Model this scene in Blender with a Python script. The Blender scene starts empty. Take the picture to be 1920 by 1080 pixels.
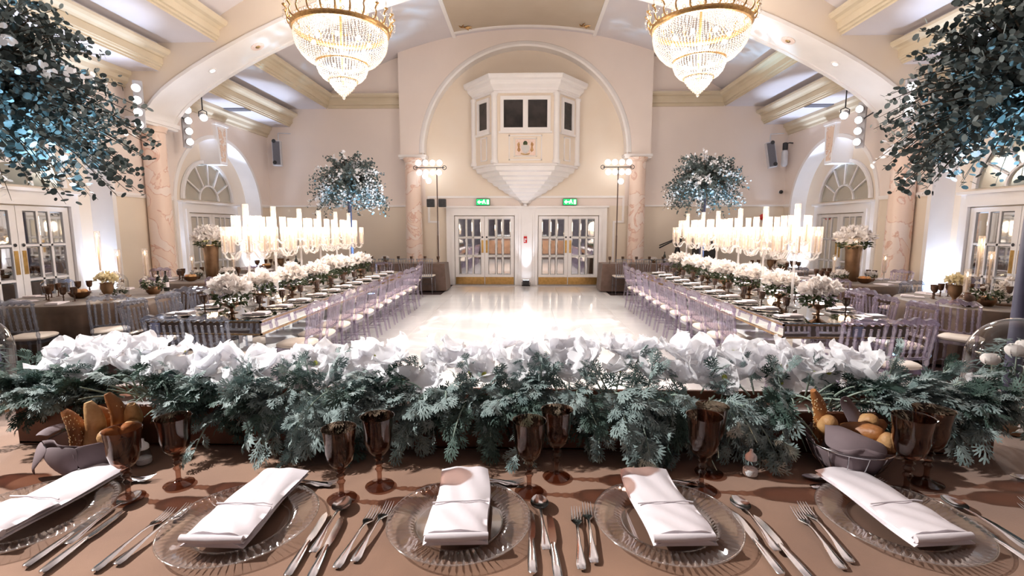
import bpy, math, random
import numpy as np
from mathutils import Vector, Matrix, Euler

SC = bpy.context.scene
COL = SC.collection
PI = math.pi
R = math.radians
random.seed(7)

# ------------------------------------------------------------------ camera, world, exposure
cam_d = bpy.data.cameras.new('camera')
cam_d.lens = 17.0
cam_d.sensor_width = 36.0
cam_d.clip_start = 0.05
cam_d.clip_end = 100
cam = bpy.data.objects.new('camera', cam_d)
COL.objects.link(cam)
cam.location = (0, 0, 1.72)
cam.rotation_euler = (R(90 - 7.05), 0, math.atan(25 / 906.67))
SC.camera = cam

world = bpy.data.worlds.new('world')
SC.world = world
world.use_nodes = True
world.node_tree.nodes['Background'].inputs[0].default_value = (0.75, 0.72, 0.8, 1)
world.node_tree.nodes['Background'].inputs[1].default_value = 0.05

SC.view_settings.view_transform = 'Standard'
SC.view_settings.look = 'None'
SC.view_settings.gamma = 1.0
SC.view_settings.use_curve_mapping = False
SC.view_settings.exposure = 0.15
SC.cycles.max_bounces = 8
SC.cycles.diffuse_bounces = 4
SC.cycles.glossy_bounces = 4
SC.cycles.transmission_bounces = 6
SC.cycles.transparent_max_bounces = 28
SC.cycles.caustics_reflective = False
SC.cycles.caustics_refractive = False
SC.cycles.sample_clamp_indirect = 6.0

# main light levels, tuned together
CHANDELIER_W = 190
BAR_W = 1000          # theatre lamp bars on the arch columns
KEY_W = 1900          # hanging theatre spot lighting the head table from the side
BLINDER_W = 420
TREE_W = 1000
NICHE_W = 220
WARM = (1.0, 0.91, 0.83)
WHITE = (1.0, 0.96, 0.93)
COOL = (0.62, 0.76, 1.0)
XC = -0.06           # room axis

# ------------------------------------------------------------------ helpers
class MB:
    """collects shapes, builds one mesh"""
    def __init__(s): s.v = []; s.f = []
    def add(s, v, f):
        o = len(s.v); s.v += [tuple(p) for p in v]; s.f += [tuple(i + o for i in q) for q in f]; return s
    def box(s, x0, x1, y0, y1, z0, z1):
        return s.add([(x0,y0,z0),(x1,y0,z0),(x1,y1,z0),(x0,y1,z0),(x0,y0,z1),(x1,y0,z1),(x1,y1,z1),(x0,y1,z1)],
                     [(3,2,1,0),(4,5,6,7),(0,1,5,4),(1,2,6,5),(2,3,7,6),(3,0,4,7)])
    def cbox(s, x, y, z, sx, sy, sz): return s.box(x-sx/2, x+sx/2, y-sy/2, y+sy/2, z-sz/2, z+sz/2)
    def bbox(s, x0, x1, y0, y1, z0, z1, b=0.005):
        """box with chamfered upper and lower edges"""
        rings = [(b, z0), (0, z0+b), (0, z1-b), (b, z1)]
        v = []
        for i, z in rings: v += [(x0+i,y0+i,z),(x1-i,y0+i,z),(x1-i,y1-i,z),(x0+i,y1-i,z)]
        f = [(3,2,1,0),(12,13,14,15)]
        for k in range(3):
            for j in range(4): f.append((k*4+j, k*4+(j+1)%4, k*4+4+(j+1)%4, k*4+4+j))
        return s.add(v, f)
    def lathe(s, prof, n=16, c=(0,0,0), cap=True, wave=None):
        v = []; f = []
        for (r, z) in prof:
            for i in range(n):
                a = 2*PI*i/n; rr = r if wave is None else r*wave(a, r, z)
                v.append((c[0]+rr*math.cos(a), c[1]+rr*math.sin(a), c[2]+z))
        for k in range(len(prof)-1):
            for i in range(n):
                j = (i+1) % n
                f.append((k*n+i, k*n+j, k*n+n+j, k*n+n+i))
        if cap:
            if prof[0][0] > 1e-4: f.append(tuple(range(n-1, -1, -1)))
            if prof[-1][0] > 1e-4: f.append(tuple((len(prof)-1)*n+i for i in range(n)))
        return s.add(v, f)
    def tube(s, pts, r, n=6, closed=False):
        pts = [Vector(p) for p in pts]; m = len(pts)
        rs = r if isinstance(r, (list, tuple)) else [r]*m
        v = []; f = []; prev = None
        for k, p in enumerate(pts):
            if closed: t = pts[(k+1) % m]-pts[k-1]
            else: t = pts[min(k+1, m-1)]-pts[max(k-1, 0)]
            t.normalize()
            if prev is None:
                a = Vector((0,0,1)) if abs(t.z) < .9 else Vector((1,0,0))
                u = t.cross(a).normalized()
            else:
                u = (prev - t*prev.dot(t)).normalized()
            prev = u; w = t.cross(u)
            for i in range(n):
                q = p+(u*math.cos(2*PI*i/n)+w*math.sin(2*PI*i/n))*rs[k]; v.append(tuple(q))
        for k in range(m if closed else m-1):
            k2 = (k+1) % m
            for i in range(n):
                j = (i+1) % n
                f.append((k*n+i, k*n+j, k2*n+j, k2*n+i))
        if not closed:
            f.append(tuple(range(n-1,-1,-1))); f.append(tuple((m-1)*n+i for i in range(n)))
        return s.add(v, f)
    def ring(s, c, rad, r, n=48, m=6, axis='z'):
        pts = []
        for i in range(n):
            a = 2*PI*i/n; p = (math.cos(a)*rad, math.sin(a)*rad)
            pts.append((c[0]+p[0], c[1]+p[1], c[2]) if axis == 'z' else (c[0]+p[0], c[1], c[2]+p[1]) if axis == 'y' else (c[0], c[1]+p[0], c[2]+p[1]))
        return s.tube(pts, r, m, closed=True)
    def grid(s, fn, nu, nv):
        v = [fn(i/nu, j/nv) for j in range(nv+1) for i in range(nu+1)]
        f = [(j*(nu+1)+i, j*(nu+1)+i+1, (j+1)*(nu+1)+i+1, (j+1)*(nu+1)+i) for j in range(nv) for i in range(nu)]
        return s.add(v, f)
    def sphere(s, c, r, n=10, m=6, sz=1.0):
        prof = [(max(1e-5, r*math.sin(PI*k/m)), -r*sz*math.cos(PI*k/m)) for k in range(m+1)]
        return s.lathe(prof, n, c, cap=False)
    def extrude(s, poly, fn, d0, d1, closed=True):
        """poly: list of (u,w); fn(u,w,d) -> xyz"""
        n = len(poly)
        v = [fn(u,w,d0) for u,w in poly]+[fn(u,w,d1) for u,w in poly]
        f = [(i, (i+1)%n, (i+1)%n+n, i+n) for i in range(n if closed else n-1)]
        if closed: f += [tuple(range(n-1,-1,-1)), tuple(range(n, 2*n))]
        return s.add(v, f)
    def xf(s, M):
        s.v = [tuple(M @ Vector(p)) for p in s.v]; return s
    def mesh(s, name, mat=None, smooth=None, solid=0):
        me = bpy.data.meshes.new(name)
        me.from_pydata(s.v, [], s.f); me.update()
        if mat is not None: me.materials.append(mat)
        if smooth:
            me.shade_smooth()
            if smooth < 180: me.set_sharp_from_angle(angle=R(smooth))
        return me

def fixn(me):
    import bmesh
    bm = bmesh.new(); bm.from_mesh(me); bmesh.ops.recalc_face_normals(bm, faces=bm.faces); bm.to_mesh(me); bm.free(); return me

def obj(name, mb, mat=None, parent=None, smooth=None, loc=None, rot=None, scale=None, kind=None):
    me = mb.mesh(name, mat, smooth) if isinstance(mb, MB) else mb
    o = bpy.data.objects.new(name, me)
    COL.objects.link(o)
    if parent is not None: o.parent = parent
    if loc is not None: o.location = loc
    if rot is not None: o.rotation_euler = rot
    if scale is not None: o.scale = scale if isinstance(scale, (tuple, list)) else (scale,)*3
    if kind: o['kind'] = kind
    return o

def tag(o, label, cat, group=None):
    o['label'] = label; o['category'] = cat
    if group: o['group'] = group
    return o

def thing(name, label, cat, loc=(0,0,0), rz=0, group=None):
    o = bpy.data.objects.new(name, None); COL.objects.link(o)
    o.empty_display_size = .05
    o.location = loc; o.rotation_euler = (0, 0, rz)
    return tag(o, label, cat, group)

def struct(name, mb, mat, smooth=None, parent=None):
    o = obj(name, mb, mat, parent, smooth)
    if parent is None: o['kind'] = 'structure'
    return o

def copy_tree(o, loc=None, rz=None, label=None, group=None, parent=None, scale=None):
    c = o.copy(); COL.objects.link(c)
    if parent is not None: c.parent = parent
    if loc is not None: c.location = loc
    if rz is not None: c.rotation_euler = (0, 0, rz)
    if scale is not None: c.scale = (scale,)*3
    if label: c['label'] = label
    if group: c['group'] = group
    for ch in o.children: copy_tree(ch, parent=c)
    return c

ORD = 'first second third fourth fifth sixth seventh eighth ninth tenth eleventh twelfth thirteenth fourteenth fifteenth sixteenth'.split()

def lamp(name, kind, loc, energy, color=WHITE, target=None, size=.1, angle=60, blend=.5, parent=None):
    d = bpy.data.lights.new(name, kind); d.energy = energy; d.color = color
    d.shadow_soft_size = size
    if kind == 'SPOT': d.spot_size = R(angle); d.spot_blend = blend
    o = bpy.data.objects.new(name, d); COL.objects.link(o); o.location = loc
    if target is not None:
        o.rotation_euler = (Vector(target)-Vector(loc)).to_track_quat('-Z', 'Y').to_euler()
    return o

# ------------------------------------------------------------------ materials
def newmat(name):
    m = bpy.data.materials.new(name); m.use_nodes = True
    nt = m.node_tree; nt.nodes.clear()
    out = nt.nodes.new('ShaderNodeOutputMaterial')
    return m, nt, out
def node(nt, t, **kw):
    n = nt.nodes.new(t)
    for k, v in kw.items(): setattr(n, k, v)
    return n
def rgba(c): return (c[0], c[1], c[2], 1)

def pmat(name, col, rough=.5, metal=0, col2=None, nscale=8, ncontrast=(.35,.65), bump=0, bscale=60, spec=.5, trans=0, sheen=0, coat=0, detail=4, subsurf=0):
    m, nt, out = newmat(name)
    b = node(nt, 'ShaderNodeBsdfPrincipled')
    b.inputs['Base Color'].default_value = rgba(col); b.inputs['Roughness'].default_value = rough
    b.inputs['Metallic'].default_value = metal; b.inputs['Specular IOR Level'].default_value = spec
    b.inputs['Sheen Weight'].default_value = sheen; b.inputs['Coat Weight'].default_value = coat
    tc = node(nt, 'ShaderNodeTexCoord')
    if col2 is not None:
        n = node(nt, 'ShaderNodeTexNoise'); n.inputs['Scale'].default_value = nscale; n.inputs['Detail'].default_value = detail
        nt.links.new(tc.outputs['Object'], n.inputs['Vector'])
        r = node(nt, 'ShaderNodeValToRGB'); r.color_ramp.elements[0].position = ncontrast[0]; r.color_ramp.elements[1].position = ncontrast[1]
        r.color_ramp.elements[0].color = rgba(col); r.color_ramp.elements[1].color = rgba(col2)
        nt.links.new(n.outputs['Fac'], r.inputs['Fac']); nt.links.new(r.outputs['Color'], b.inputs['Base Color'])
    if bump:
        n2 = node(nt, 'ShaderNodeTexNoise'); n2.inputs['Scale'].default_value = bscale
        nt.links.new(tc.outputs['Object'], n2.inputs['Vector'])
        bp = node(nt, 'ShaderNodeBump'); bp.inputs['Strength'].default_value = bump; bp.inputs['Distance'].default_value = .01
        nt.links.new(n2.outputs['Fac'], bp.inputs['Height']); nt.links.new(bp.outputs['Normal'], b.inputs['Normal'])
    if trans:   # thin petals and leaves: light passes through
        t = node(nt, 'ShaderNodeBsdfTranslucent'); t.inputs['Color'].default_value = rgba(col2 or col)
        mx = node(nt, 'ShaderNodeMixShader'); mx.inputs[0].default_value = trans
        nt.links.new(b.outputs[0], mx.inputs[1]); nt.links.new(t.outputs[0], mx.inputs[2])
        nt.links.new(mx.outputs[0], out.inputs['Surface'])
    else: nt.links.new(b.outputs[0], out.inputs['Surface'])
    return m

def glassmat(name, tint, gloss=(1,1,1), rough=.04, ior=1.5, body=None, body_fac=0, edge=None):
    """thin-walled glass: tinted see-through, fresnel reflection, optional milky body"""
    m, nt, out = newmat(name)
    t = node(nt, 'ShaderNodeBsdfTransparent'); t.inputs['Color'].default_value = rgba(tint)
    g = node(nt, 'ShaderNodeBsdfGlossy'); g.inputs['Color'].default_value = rgba(gloss); g.inputs['Roughness'].default_value = rough
    lf = node(nt, 'ShaderNodeLayerWeight'); lf.inputs['Blend'].default_value = .5
    pw = node(nt, 'ShaderNodeMath', operation='POWER'); pw.inputs[1].default_value = 4.0
    nt.links.new(lf.outputs['Facing'], pw.inputs[0])
    f0 = ((ior-1)/(ior+1))**2
    fr = node(nt, 'ShaderNodeMath', operation='MULTIPLY_ADD'); fr.inputs[1].default_value = .9*(1-f0); fr.inputs[2].default_value = f0
    nt.links.new(pw.outputs[0], fr.inputs[0])
    if edge is not None:
        lw = node(nt, 'ShaderNodeLayerWeight'); lw.inputs['Blend'].default_value = .35
        mc = node(nt, 'ShaderNodeMix', data_type='RGBA')
        mc.inputs['A'].default_value = rgba(tint); mc.inputs['B'].default_value = rgba(edge)
        nt.links.new(lw.outputs['Facing'], mc.inputs['Factor']); nt.links.new(mc.outputs['Result'], t.inputs['Color'])
    last = t.outputs[0]
    if body_fac:
        d = node(nt, 'ShaderNodeBsdfTranslucent'); d.inputs['Color'].default_value = rgba(body)
        d2 = node(nt, 'ShaderNodeBsdfDiffuse'); d2.inputs['Color'].default_value = rgba(body)
        a = node(nt, 'ShaderNodeMixShader'); a.inputs[0].default_value = .5
        nt.links.new(d.outputs[0], a.inputs[1]); nt.links.new(d2.outputs[0], a.inputs[2])
        mb = node(nt, 'ShaderNodeMixShader'); mb.inputs[0].default_value = body_fac
        nt.links.new(last, mb.inputs[1]); nt.links.new(a.outputs[0], mb.inputs[2]); last = mb.outputs[0]
    mx = node(nt, 'ShaderNodeMixShader')
    nt.links.new(fr.outputs[0], mx.inputs[0]); nt.links.new(last, mx.inputs[1]); nt.links.new(g.outputs[0], mx.inputs[2])
    nt.links.new(mx.outputs[0], out.inputs['Surface'])
    return m

def emat(name, col, strength, sample=False):
    m, nt, out = newmat(name)
    e = node(nt, 'ShaderNodeEmission'); e.inputs[0].default_value = rgba(col); e.inputs[1].default_value = strength
    nt.links.new(e.outputs[0], out.inputs['Surface'])
    if not sample: m.cycles.emission_sampling = 'NONE'
    return m

def wallmat(name, upper, lower, zsplit):
    """two paint colours meeting at the dado rail"""
    m, nt, out = newmat(name)
    b = node(nt, 'ShaderNodeBsdfPrincipled'); b.inputs['Roughness'].default_value = .55
    geo = node(nt, 'ShaderNodeNewGeometry'); sep = node(nt, 'ShaderNodeSeparateXYZ')
    nt.links.new(geo.outputs['Position'], sep.inputs[0])
    gt = node(nt, 'ShaderNodeMath', operation='GREATER_THAN'); gt.inputs[1].default_value = zsplit
    nt.links.new(sep.outputs['Z'], gt.inputs[0])
    mc = node(nt, 'ShaderNodeMix', data_type='RGBA'); mc.inputs['A'].default_value = rgba(lower); mc.inputs['B'].default_value = rgba(upper)
    nt.links.new(gt.outputs[0], mc.inputs['Factor'])
    n = node(nt, 'ShaderNodeTexNoise'); n.inputs['Scale'].default_value = 1.3
    nt.links.new(geo.outputs['Position'], n.inputs['Vector'])
    mr = node(nt, 'ShaderNodeMapRange'); mr.inputs['To Min'].default_value = .95; mr.inputs['To Max'].default_value = 1.04
    nt.links.new(n.outputs['Fac'], mr.inputs['Value'])
    mul = node(nt, 'ShaderNodeMix', data_type='RGBA', blend_type='MULTIPLY'); mul.inputs['Factor'].default_value = 1
    nt.links.new(mc.outputs['Result'], mul.inputs['A']); nt.links.new(mr.outputs['Result'], mul.inputs['B'])
    nt.links.new(mul.outputs['Result'], b.inputs['Base Color']); nt.links.new(b.outputs[0], out.inputs['Surface'])
    return m

def marblemat(name, c1, c2, c3, scale=2.2):
    m, nt, out = newmat(name)
    b = node(nt, 'ShaderNodeBsdfPrincipled'); b.inputs['Roughness'].default_value = .3
    geo = node(nt, 'ShaderNodeNewGeometry')
    n1 = node(nt, 'ShaderNodeTexNoise'); n1.inputs['Scale'].default_value = scale; n1.inputs['Detail'].default_value = 7; n1.inputs['Distortion'].default_value = 1.6
    nt.links.new(geo.outputs['Position'], n1.inputs['Vector'])
    r = node(nt, 'ShaderNodeValToRGB'); e = r.color_ramp.elements
    e[0].position = .38; e[0].color = rgba(c1); e[1].position = .62; e[1].color = rgba(c2)
    e2 = r.color_ramp.elements.new(.5); e2.color = rgba(c1)
    e3 = r.color_ramp.elements.new(.525); e3.color = rgba(c3)
    e4 = r.color_ramp.elements.new(.55); e4.color = rgba(c2)
    nt.links.new(n1.outputs['Fac'], r.inputs['Fac']); nt.links.new(r.outputs['Color'], b.inputs['Base Color'])
    nt.links.new(b.outputs[0], out.inputs['Surface'])
    return m

UP = (.83, .73, .67); LO = (.79, .69, .57)
M = dict(
    wall=wallmat('wall_paint', UP, LO, 2.385),
    wallc=pmat('cream_paint', (.83, .72, .60), .55, col2=(.84, .74, .63), nscale=1.5),
    white=pmat('white_paint', (.90, .87, .86), .45, col2=(.87, .84, .83), nscale=3),
    ceil=pmat('ceiling_paint', (.70, .66, .68), .6, col2=(.67, .63, .66), nscale=1.2),
    cornice=pmat('cornice_paint', (.66, .57, .43), .5, col2=(.62, .53, .39), nscale=2),
    panel=pmat('taupe_paint', (.55, .46, .36), .6, col2=(.52, .43, .33), nscale=1.5),
    gold=pmat('gilding', (.75, .55, .25), .35, .9, col2=(.55, .36, .15), nscale=25),
    bronze=pmat('chandelier_bronze', (.42, .24, .10), .35, .9, col2=(.65, .42, .18), nscale=30),
    marble=marblemat('pink_marble', (.85, .66, .55), (.87, .73, .65), (.68, .40, .30), 1.5),
    marble2=marblemat('keystone_marble', (.84, .62, .46), (.90, .80, .72), (.62, .34, .2), 5),
    carpet=pmat('dark_carpet', (.025, .012, .012), .95, col2=(.04, .018, .017), nscale=40, bump=.3, bscale=300),
    tile=pmat('white_gloss_tile', (.93, .92, .91), .12, col2=(.89, .88, .88), nscale=1.8, detail=6, coat=.3),
    joint=pmat('tile_joint', (.62, .58, .56), .7, col2=(.55, .52, .5), nscale=9),
    dais=pmat('dais_carpet', (.06, .04, .035), .95, col2=(.09, .06, .05), nscale=30),
    mirror=pmat('mirror_glass', (.82, .84, .84), .03, 1, col2=(.78, .80, .80), nscale=2),
    brass=pmat('brass', (.72, .48, .18), .3, 1, col2=(.60, .38, .13), nscale=14),
    black=pmat('black_plastic', (.015, .015, .018), .5, col2=(.03, .03, .035), nscale=20),
    grille=pmat('speaker_grille', (.10, .10, .12), .6, col2=(.16, .16, .19), nscale=120),
    greywhite=pmat('pale_grey_plastic', (.62, .62, .66), .5, col2=(.56, .56, .6), nscale=10),
    darkglass=pmat('dark_window_glass', (.02, .018, .018), .08, col2=(.05, .042, .038), nscale=3),
    fanglass=pmat('fanlight_mirror', (.62, .60, .52), .12, .7, col2=(.58, .56, .48), nscale=2),
    cloth=pmat('brown_velvet', (.31, .165, .095), .85, col2=(.21, .105, .06), nscale=5, ncontrast=(.3,.75), sheen=.35, bump=.12, bscale=500),
    cloth2=pmat('brown_satin', (.105, .06, .037), .45, col2=(.065, .037, .022), nscale=7, sheen=.3),
    cloth3=pmat('taupe_cloth', (.16, .10, .078), .7, col2=(.12, .075, .056), nscale=9, sheen=.2),
    linen=pmat('pale_lilac_linen', (.80, .745, .775), .8, col2=(.75, .69, .725), nscale=6, bump=.05, bscale=900),
    mauve=pmat('mauve_linen', (.21, .16, .172), .8, col2=(.16, .12, .13), nscale=6, bump=.05, bscale=900),
    wood=pmat('brown_trough_wood', (.17, .065, .035), .55, col2=(.11, .04, .022), nscale=12),
    steel=pmat('polished_steel', (.78, .77, .78), .14, 1, col2=(.70, .69, .71), nscale=40),
    wire=pmat('chrome_wire', (.6, .6, .62), .2, 1, col2=(.5, .5, .52), nscale=40),
    crystal=glassmat('charger_glass', (.985, .98, .975), rough=.07, ior=2.9, body=(.9,.88,.86), body_fac=.03, edge=(.74, .70, .67)),
    smoke=glassmat('brown_goblet_glass', (.74, .58, .50), rough=.03, ior=1.5, edge=(.40, .25, .19)),
    smokedk=pmat('dark_brown_glass', (.055, .028, .018), .08, col2=(.12, .06, .035), nscale=20),
    clear=glassmat('clear_glass', (.97, .97, .97), rough=.02, ior=1.45, edge=(.72, .74, .76)),
    tubeglass=glassmat('hurricane_glass', (.95, .93, .92), rough=.03, ior=1.4, body=(1, .92, .86), body_fac=.16, edge=(.80, .72, .68)),
    armglass=glassmat('candelabra_glass', (.86, .85, .85), rough=.05, ior=1.6, body=(.95, .9, .86), body_fac=.3, edge=(.6, .58, .58)),
    acrylic=glassmat('lilac_acrylic', (.84, .79, .88), rough=.05, ior=2.0, body=(.76, .69, .82), body_fac=.10, edge=(.28, .24, .35)),
    acrylicb=glassmat('smoke_blue_acrylic', (.80, .83, .88), rough=.05, ior=1.9, body=(.52, .54, .66), body_fac=.08, edge=(.24, .25, .32)),
    seat=pmat('cream_seat_pad', (.80, .71, .62), .6, col2=(.74, .65, .56), nscale=8),
    wax=pmat('ivory_wax', (.93, .86, .76), .5, col2=(.90, .80, .68), nscale=9, trans=.35),
    flame=emat('candle_flame', (1, .78, .5), 18),
    bulb=emat('theatre_lamp_lens', (1, .96, .92), 14),
    downl=emat('downlight_lens', (1, .95, .86), 16),
    chbulb=emat('chandelier_bulb', (1, .9, .78), 16),
    bead=glassmat('crystal_bead', (.97, .95, .93), rough=.08, ior=1.6, body=(.62, .56, .5), body_fac=.45),
    petal=pmat('white_petal', (.95, .95, .97), .6, col2=(.92, .92, .95), nscale=14, trans=.45),
    petalw=pmat('warm_white_petal', (.95, .91, .88), .6, col2=(.90, .85, .82), nscale=14, trans=.3),
    cream=pmat('cream_petal', (.88, .80, .58), .6, col2=(.82, .72, .48), nscale=14, trans=.3),
    throat=pmat('yellow_green_throat', (.62, .62, .12), .6, col2=(.42, .5, .08), nscale=30),
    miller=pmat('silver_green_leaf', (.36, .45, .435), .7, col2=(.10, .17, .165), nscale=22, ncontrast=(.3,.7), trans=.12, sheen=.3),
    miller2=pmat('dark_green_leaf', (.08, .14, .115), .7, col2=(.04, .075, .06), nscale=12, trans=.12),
    stem=pmat('pale_green_stem', (.36, .45, .38), .7, col2=(.26, .34, .28), nscale=20),
    green=pmat('deep_green_leaf', (.075, .10, .035), .6, col2=(.03, .05, .018), nscale=18, trans=.15),
    euca=pmat('eucalyptus_leaf', (.13, .17, .17), .55, col2=(.03, .045, .042), nscale=5, ncontrast=(.3,.7), trans=.12),
    twig=pmat('brown_twig', (.06, .045, .035), .8, col2=(.10, .075, .05), nscale=20),
    pole=pmat('grey_blue_pole', (.05, .05, .09), .5, col2=(.07, .07, .12), nscale=8),
    bowlb=pmat('bronze_bowl', (.16, .085, .05), .3, .7, col2=(.26, .14, .07), nscale=8),
    vase=pmat('antique_bronze_vase', (.34, .21, .12), .35, .75, col2=(.22, .13, .07), nscale=6),
    goldmir=pmat('antique_gold_mirror', (.62, .44, .24), .15, 1, col2=(.50, .34, .17), nscale=7),
    bread=pmat('bread_crust', (.42, .17, .05), .5, col2=(.20, .07, .018), nscale=14, ncontrast=(.3,.7), bump=.25, bscale=60),
    bread2=pmat('pale_bread_crust', (.58, .35, .155), .55, col2=(.34, .15, .045), nscale=18, bump=.25, bscale=70),
    seed=pmat('sesame_seed', (.92, .78, .48), .6, col2=(.8, .62, .34), nscale=50),
    salt=pmat('salt_grain', (.92, .92, .93), .8, col2=(.84, .84, .86), nscale=200, bump=.4, bscale=500),
    plastic=pmat('white_plastic', (.88, .88, .9), .35, col2=(.84, .84, .86), nscale=10),
    exitg=emat('exit_sign_green', (.03, .62, .16), 1.6), exitw=emat('exit_sign_white', (.9, 1, .75), 3.2),
    red=pmat('red_enamel', (.6, .03, .03), .4, col2=(.5, .02, .02), nscale=10),
    drape=pmat('grey_drape', (.20, .18, .22), .8, col2=(.15, .135, .165), nscale=5),
    crestp=pmat('crest_pink', (.85, .62, .54), .6, col2=(.90, .76, .68), nscale=30),
    bottle=glassmat('dark_bottle_glass', (.22, .25, .22), rough=.03, ior=1.5, edge=(.05, .06, .05)),
    orange=pmat('amber_bowl', (.55, .22, .06), .35, col2=(.42, .15, .04), nscale=9),
)

# ================================================================== THE ROOM
YB = 14.75           # back wall plane
WL = -7.78; WR = 7.66
NICHE = .40          # depth of the arched niches

def arch_top(u, c, hw, zc):   # underside of an arch at u
    d = u-c
    return zc+math.sqrt(max(0, hw*hw-d*d))

# ---- floor
struct('floor', MB().box(-9, 9, -3.2, 15.2, -.12, -.012), M['carpet'])
fl = struct('floor_dance', MB().box(-4.5, 4.4, 2.45, 12.42, -.012, -.004).box(-2.2, 2.2, 12.42, 14.72, -.012, -.004), M['joint'])
tile_me = MB().bbox(.0012, .6088, .0012, .6088, -.004, .004, .0012).mesh('tile', M['tile'])
nx = 14; x0 = -.05-nx*.61/2
for i in range(nx):
    for j in range(16):
        obj('tile', tile_me, parent=fl, loc=(x0+i*.61, 2.55+j*.61, 0))
for i in range(7):
    for j in range(3):
        obj('tile', tile_me, parent=fl, loc=(-.05-3.5*.61+i*.61, 2.55+(16+j)*.61, 0))
struct('floor_dais', MB().bbox(-3.6, 3.6, -1.6, 2.3, -.01, .28, .01), M['dais'])

# ---- side walls with arched niches
def side_wall(name, s, xw, niches, y0=-3.2, y1=15.0, ztop=5.6):
    X = lambda d: xw+s*d           # d: outward from the room
    mb = MB(); spans = []; y = y0
    for (c, hw, zc) in niches:
        spans.append((y, c-hw)); y = c+hw
    spans.append((y, y1))
    for a, b in spans:
        mb.add([(X(0),a,-.1),(X(0),b,-.1),(X(0),b,ztop),(X(0),a,ztop)], [(0,1,2,3)])
    n = 40
    for (c, hw, zc) in niches:
        arc = [(c-hw*math.cos(PI*i/n), zc+hw*math.sin(PI*i/n)) for i in range(n+1)]
        for i in range(n):
            (ya, za), (yb, zb) = arc[i], arc[i+1]
            mb.add([(X(0),ya,za),(X(0),yb,zb),(X(0),yb,ztop),(X(0),ya,ztop)], [(0,1,2,3)])
    w = struct(name, mb, M['wall'])
    rv = MB(); bk = MB(); mo = MB()
    for (c, hw, zc) in niches:
        path = [(c-hw, -.1), (c-hw, zc)]+[(c-hw*math.cos(PI*i/n), zc+hw*math.sin(PI*i/n)) for i in range(1, n)]+[(c+hw, zc), (c+hw, -.1)]
        rv.extrude(path, lambda u,w_,d: (X(d), u, w_), 0, NICHE, closed=False)
        bk.add([(X(NICHE), c-hw-.1, -.1), (X(NICHE), c+hw+.1, -.1), (X(NICHE), c+hw+.1, zc+hw+.1), (X(NICHE), c-hw-.1, zc+hw+.1)], [(0,1,2,3)])
        # raised white band round the opening
        for k in range(len(path)-1):
            def off(p, e):
                if p[1] <= zc+1e-6: return (p[0]+(-e if p[0] < c else e), p[1])
                d = math.hypot(p[0]-c, p[1]-zc); return (c+(p[0]-c)*(d+e)/d, zc+(p[1]-zc)*(d+e)/d)
            a, b = path[k], path[k+1]; a2, b2 = off(a, .09), off(b, .09)
            mo.add([(X(-.03),a[0],a[1]),(X(-.03),b[0],b[1]),(X(-.03),b2[0],b2[1]),(X(-.03),a2[0],a2[1]),
                    (X(.0),a[0],a[1]),(X(.0),b[0],b[1]),(X(.0),b2[0],b2[1]),(X(.0),a2[0],a2[1])],
                   [(0,1,2,3),(0,1,5,4),(2,3,7,6)])
    obj('niche_reveal', rv, M['white'], w, 40)
    obj('niche_back', bk, M['wallc'], w)
    obj('arch_band', mo, M['white'], w, 40)
    dr = MB()
    for a, b in spans:
        dr.box(min(X(0),X(-.035)), max(X(0),X(-.035)), a, b, 2.36, 2.41)
        dr.box(min(X(0),X(-.02)), max(X(0),X(-.02)), a, b, 2.33, 2.36)
    obj('dado_rail', dr, M['white'], w)
    sk = MB()
    for a, b in spans: sk.box(min(X(0),X(-.03)), max(X(0),X(-.03)), a, b, 0, .22)
    obj('skirting', sk, M['white'], w)
    cr = MB()   # small crown moulding below the low soffit
    prof = [(0,4.42),(-.04,4.42),(-.05,4.48),(-.10,4.52),(-.12,4.60),(-.18,4.64),(-.18,4.72),(0,4.72)]
    cr.extrude(prof, lambda u,w_,d: (X(u), d, w_), y0, 14.74)
    obj('crown_moulding', cr, M['cornice'], w)
    return w

NL = [(7.55, 1.45, 2.5), (12.42, 1.72, 2.22)]
NR = [(8.10, 1.35, 2.6), (12.62, 1.70, 2.24)]
wl = side_wall('wall_left', -1, WL, NL)
wr = side_wall('wall_right', 1, WR, NR)

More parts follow.
